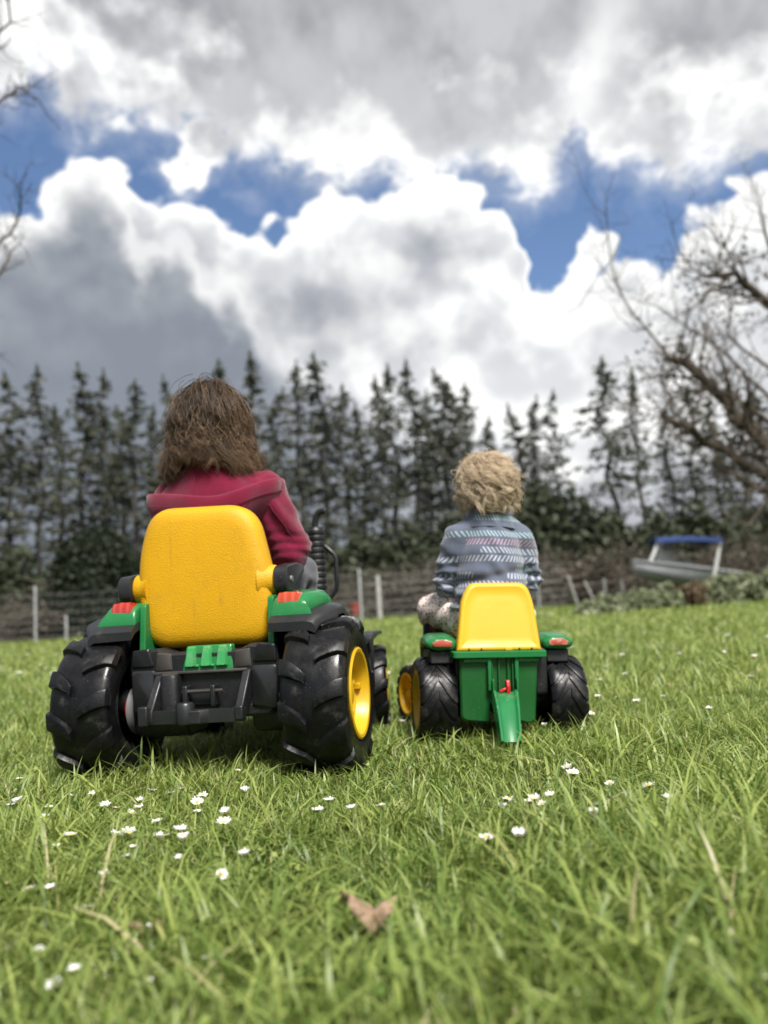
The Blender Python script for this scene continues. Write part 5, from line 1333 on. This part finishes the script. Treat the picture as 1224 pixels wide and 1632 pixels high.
# ------------------------------------------------------------------ daisies, leaf litter
PET = mat('daisy_petal', (.80, .79, .78), .6, .06, 200, spec=.3)
CEN = mat('daisy_centre', (.72, .46, .02), .7, .2, 300, .0006, 900)
STEM = mat('daisy_stem', (.12, .20, .05), .6, .2, 40)
def daisy_proto(seed, cup, npet, rad=.0105):
    r = np.random.default_rng(seed); root = empty('daisy'); hgt = .058
    lx, ly = r.normal(0, .006, 2); tp = Vector((lx, ly, hgt))
    MB().tube([(0, 0, -.01), (lx * .2, ly * .2, hgt * .5), (lx * .8, ly * .8, hgt * .92), tp], [.0011, .0010, .0010, .0012], 5).build('stem', STEM, root)
    hd_ = MB()
    for layer in range(2):
        for k in range(npet):
            a_ = 2 * math.pi * (k + .5 * layer) / npet + r.normal(0, .06); l_ = rad * r.uniform(.85, 1.08); c_, s_ = math.cos(a_), math.sin(a_); lift = cup + r.normal(0, .10) + .12 * layer; w_ = rad * .125
            P3 = lambda rr, ww, zz: tp + Vector((c_ * rr - s_ * ww, s_ * rr + c_ * ww, zz))
            hd_.add([P3(.002, -w_ * .5, .0012), P3(.002, w_ * .5, .0012), P3(l_ * .65, -w_, .001 + lift * l_ * .55), P3(l_ * .65, w_, .001 + lift * l_ * .55), P3(l_, -w_ * .55, .001 + lift * l_), P3(l_, w_ * .55, .001 + lift * l_)], [(0, 1, 3, 2), (2, 3, 5, 4)])
    tag(hd_.build('petals', PET, root), kind='stuff')
    MB().ell(tp + Vector((0, 0, .0018)), (.0036, .0036, .0020), 12, 6).build('flower_centre', CEN, root)
    MB().lathe([(.0008, -.0012), (.0034, -.0002), (.0044, .0012)], 'Z', tp, 10).build('calyx', STEM, root)
    return root
protos = [daisy_proto(70, .15, 15), daisy_proto(71, .45, 14), daisy_proto(72, .30, 16, .0115), daisy_proto(73, .85, 13, .0095)]
used = [False] * 4
near = [(30, 1242), (48, 1273), (18, 1285), (105, 1272), (162, 1280), (182, 1290), (197, 1295), (222, 1277), (232, 1262), (272, 1266), (289, 1260), (313, 1274), (384, 1258), (378, 1290), (350, 1306), (165, 1333), (209, 1350), (274, 1332), (287, 1331), (293, 1342), (155, 1393), (167, 1410), (79, 1415), (48, 1416), (142, 1448),
        (221, 1486), (55, 1515), (102, 1552), (118, 1545), (240, 1565), (328, 1530), (396, 1366), (500, 1294), (518, 1278), (565, 1288), (612, 1285), (375, 1228), (344, 1397),
        (903, 1232), (915, 1220), (860, 1272), (869, 1281), (795, 1275), (788, 1290), (938, 1290), (953, 1288), (1065, 1272), (978, 1244), (773, 1333), (815, 1332), (953, 1111), (955, 1085), (1000, 1075), (975, 1060), (1150, 1058), (1200, 1082), (990, 1112), (1012, 1118), (1053, 1111), (884, 1110), (935, 1140), (610, 1125), (640, 1090), (640, 1150)]
rr0 = random.Random(9)
near += [(rr0.uniform(60, 420), rr0.uniform(1255, 1345)) for _ in range(12)] + [(rr0.uniform(760, 1180), rr0.uniform(1120, 1300)) for _ in range(8)] + [(rr0.uniform(20, 330), rr0.uniform(1350, 1480)) for _ in range(6)]
far = []
rr_ = random.Random(5)
for k in range(26): far.append((rr_.uniform(0, 120), rr_.uniform(1036, 1075)))
for k in range(30): far.append((rr_.uniform(870, 1224), rr_.uniform(978, 1050)))
for k in range(10): far.append((rr_.uniform(600, 720), rr_.uniform(1000, 1085)))
lab_near = {}
for k, (px, py) in enumerate(near + far):
    v = (k * 7 + k // 3) % 4 if (px, py) != (344, 1397) else 0
    o = protos[v] if not used[v] else copy_tree(protos[v]); used[v] = True
    isfar = k >= len(near); sc_ = rr_.uniform(.60, .86) * (1.4 if isfar else 1.0) * (1 if py < 1350 else .80 if py < 1450 else .62)
    if not isfar and py < 1130: sc_ *= 1.1
    hz = .058 * sc_; q = on_ground(px, py, hz); tilt = rr_.uniform(0, .35); az_ = rr_.uniform(0, 6.28)
    o.scale = (sc_,) * 3; o.rotation_euler = (tilt * math.cos(az_) - .05, tilt * math.sin(az_), rr_.uniform(0, 6.28))
    o.location = (q.x, q.y, 0)
    if (px, py) == (344, 1397):
        o.rotation_euler = (R(48), R(8), 0); o.location = (q.x, q.y + .045, .012)
        tag(o, 'single daisy turned to the viewer showing its yellow centre', 'daisy', 'daisies in the lawn'); continue
    if isfar: zone = 'far lawn by the left fence' if px < 200 else 'far lawn below the hedge' if px > 800 else 'lawn between the two tractors'
    elif px < 450: zone = 'grass in front of the large tractor' if py < 1320 else 'near grass at lower left'
    elif px < 700: zone = 'grass right of the large tractor'
    else: zone = 'grass right of the small tractor' if py < 1160 else 'grass in front of the small tractor'
    tag(o, 'small white daisy among others in the ' + zone, 'daisy', 'daisies in the ' + zone)
LEAF = mat('dead_leaf', (.27, .185, .115), .8, .5, 90, .002, 70, dirt=(.12, .07, .045), dscale=50, dlo=.48)
def dead_leaf(px, py, z, size, label, seed, yaw):
    r = np.random.default_rng(seed); m_ = MB(); q = on_ground(px, py, z); n_ = 40; rim_ = []; mid_ = []
    for k in range(n_):
        a_ = 2 * math.pi * k / n_; lob = .66 + .20 * abs(math.cos(2.5 * (a_ - math.pi / 2))) ** 1.5 + .07 * math.sin(13 * a_) + .22 * r.random() * (k % 3 == 0) + (.5 if k in (15, 16) else 0); rx = size * lob
        zc = .30 * size * math.cos(2 * a_ + .6) + .16 * size * math.sin(5 * a_ + 1) + r.normal(0, .07 * size)
        rim_.append((rx * math.cos(a_), rx * math.sin(a_) * .8, zc)); mid_.append((rx * .5 * math.cos(a_), rx * .5 * math.sin(a_) * .8, zc * .35 + .004 * math.sin(5 * a_)))
    m_.v = [(0, 0, 0)] + mid_ + rim_; m_.f = [(0, 1 + k, 1 + (k + 1) % n_) for k in range(n_)] + [(1 + k, 1 + n_ + k, 1 + n_ + (k + 1) % n_, 1 + (k + 1) % n_) for k in range(n_)]; m_.m = [0] * len(m_.f)
    root = empty('dead_leaf', q, (R(5), R(6), yaw)); o = m_.build('blade', LEAF, root, sharp=0); so2 = o.modifiers.new('s', 'SOLIDIFY'); so2.thickness = .0006
    MB().tube([(0, 0, 0), (0, -size * .5, -.002), (.004, -size * 1.3, -.006)], .0009, 5).build('stalk', LEAF, root)
    return tag(root, label, 'leaf')
dead_leaf(594, 1452, .036, .026, 'curled brown maple leaf lying on the near grass', 1, .4)
dead_leaf(237, 1480, .020, .018, 'small dark brown leaf scrap among daisies at lower left', 2, 1.2)
#dead_leaf(1000, 1590, .03, .016, 'reddish brown leaf scrap deep in the tuft at lower right', 3, 2.0)
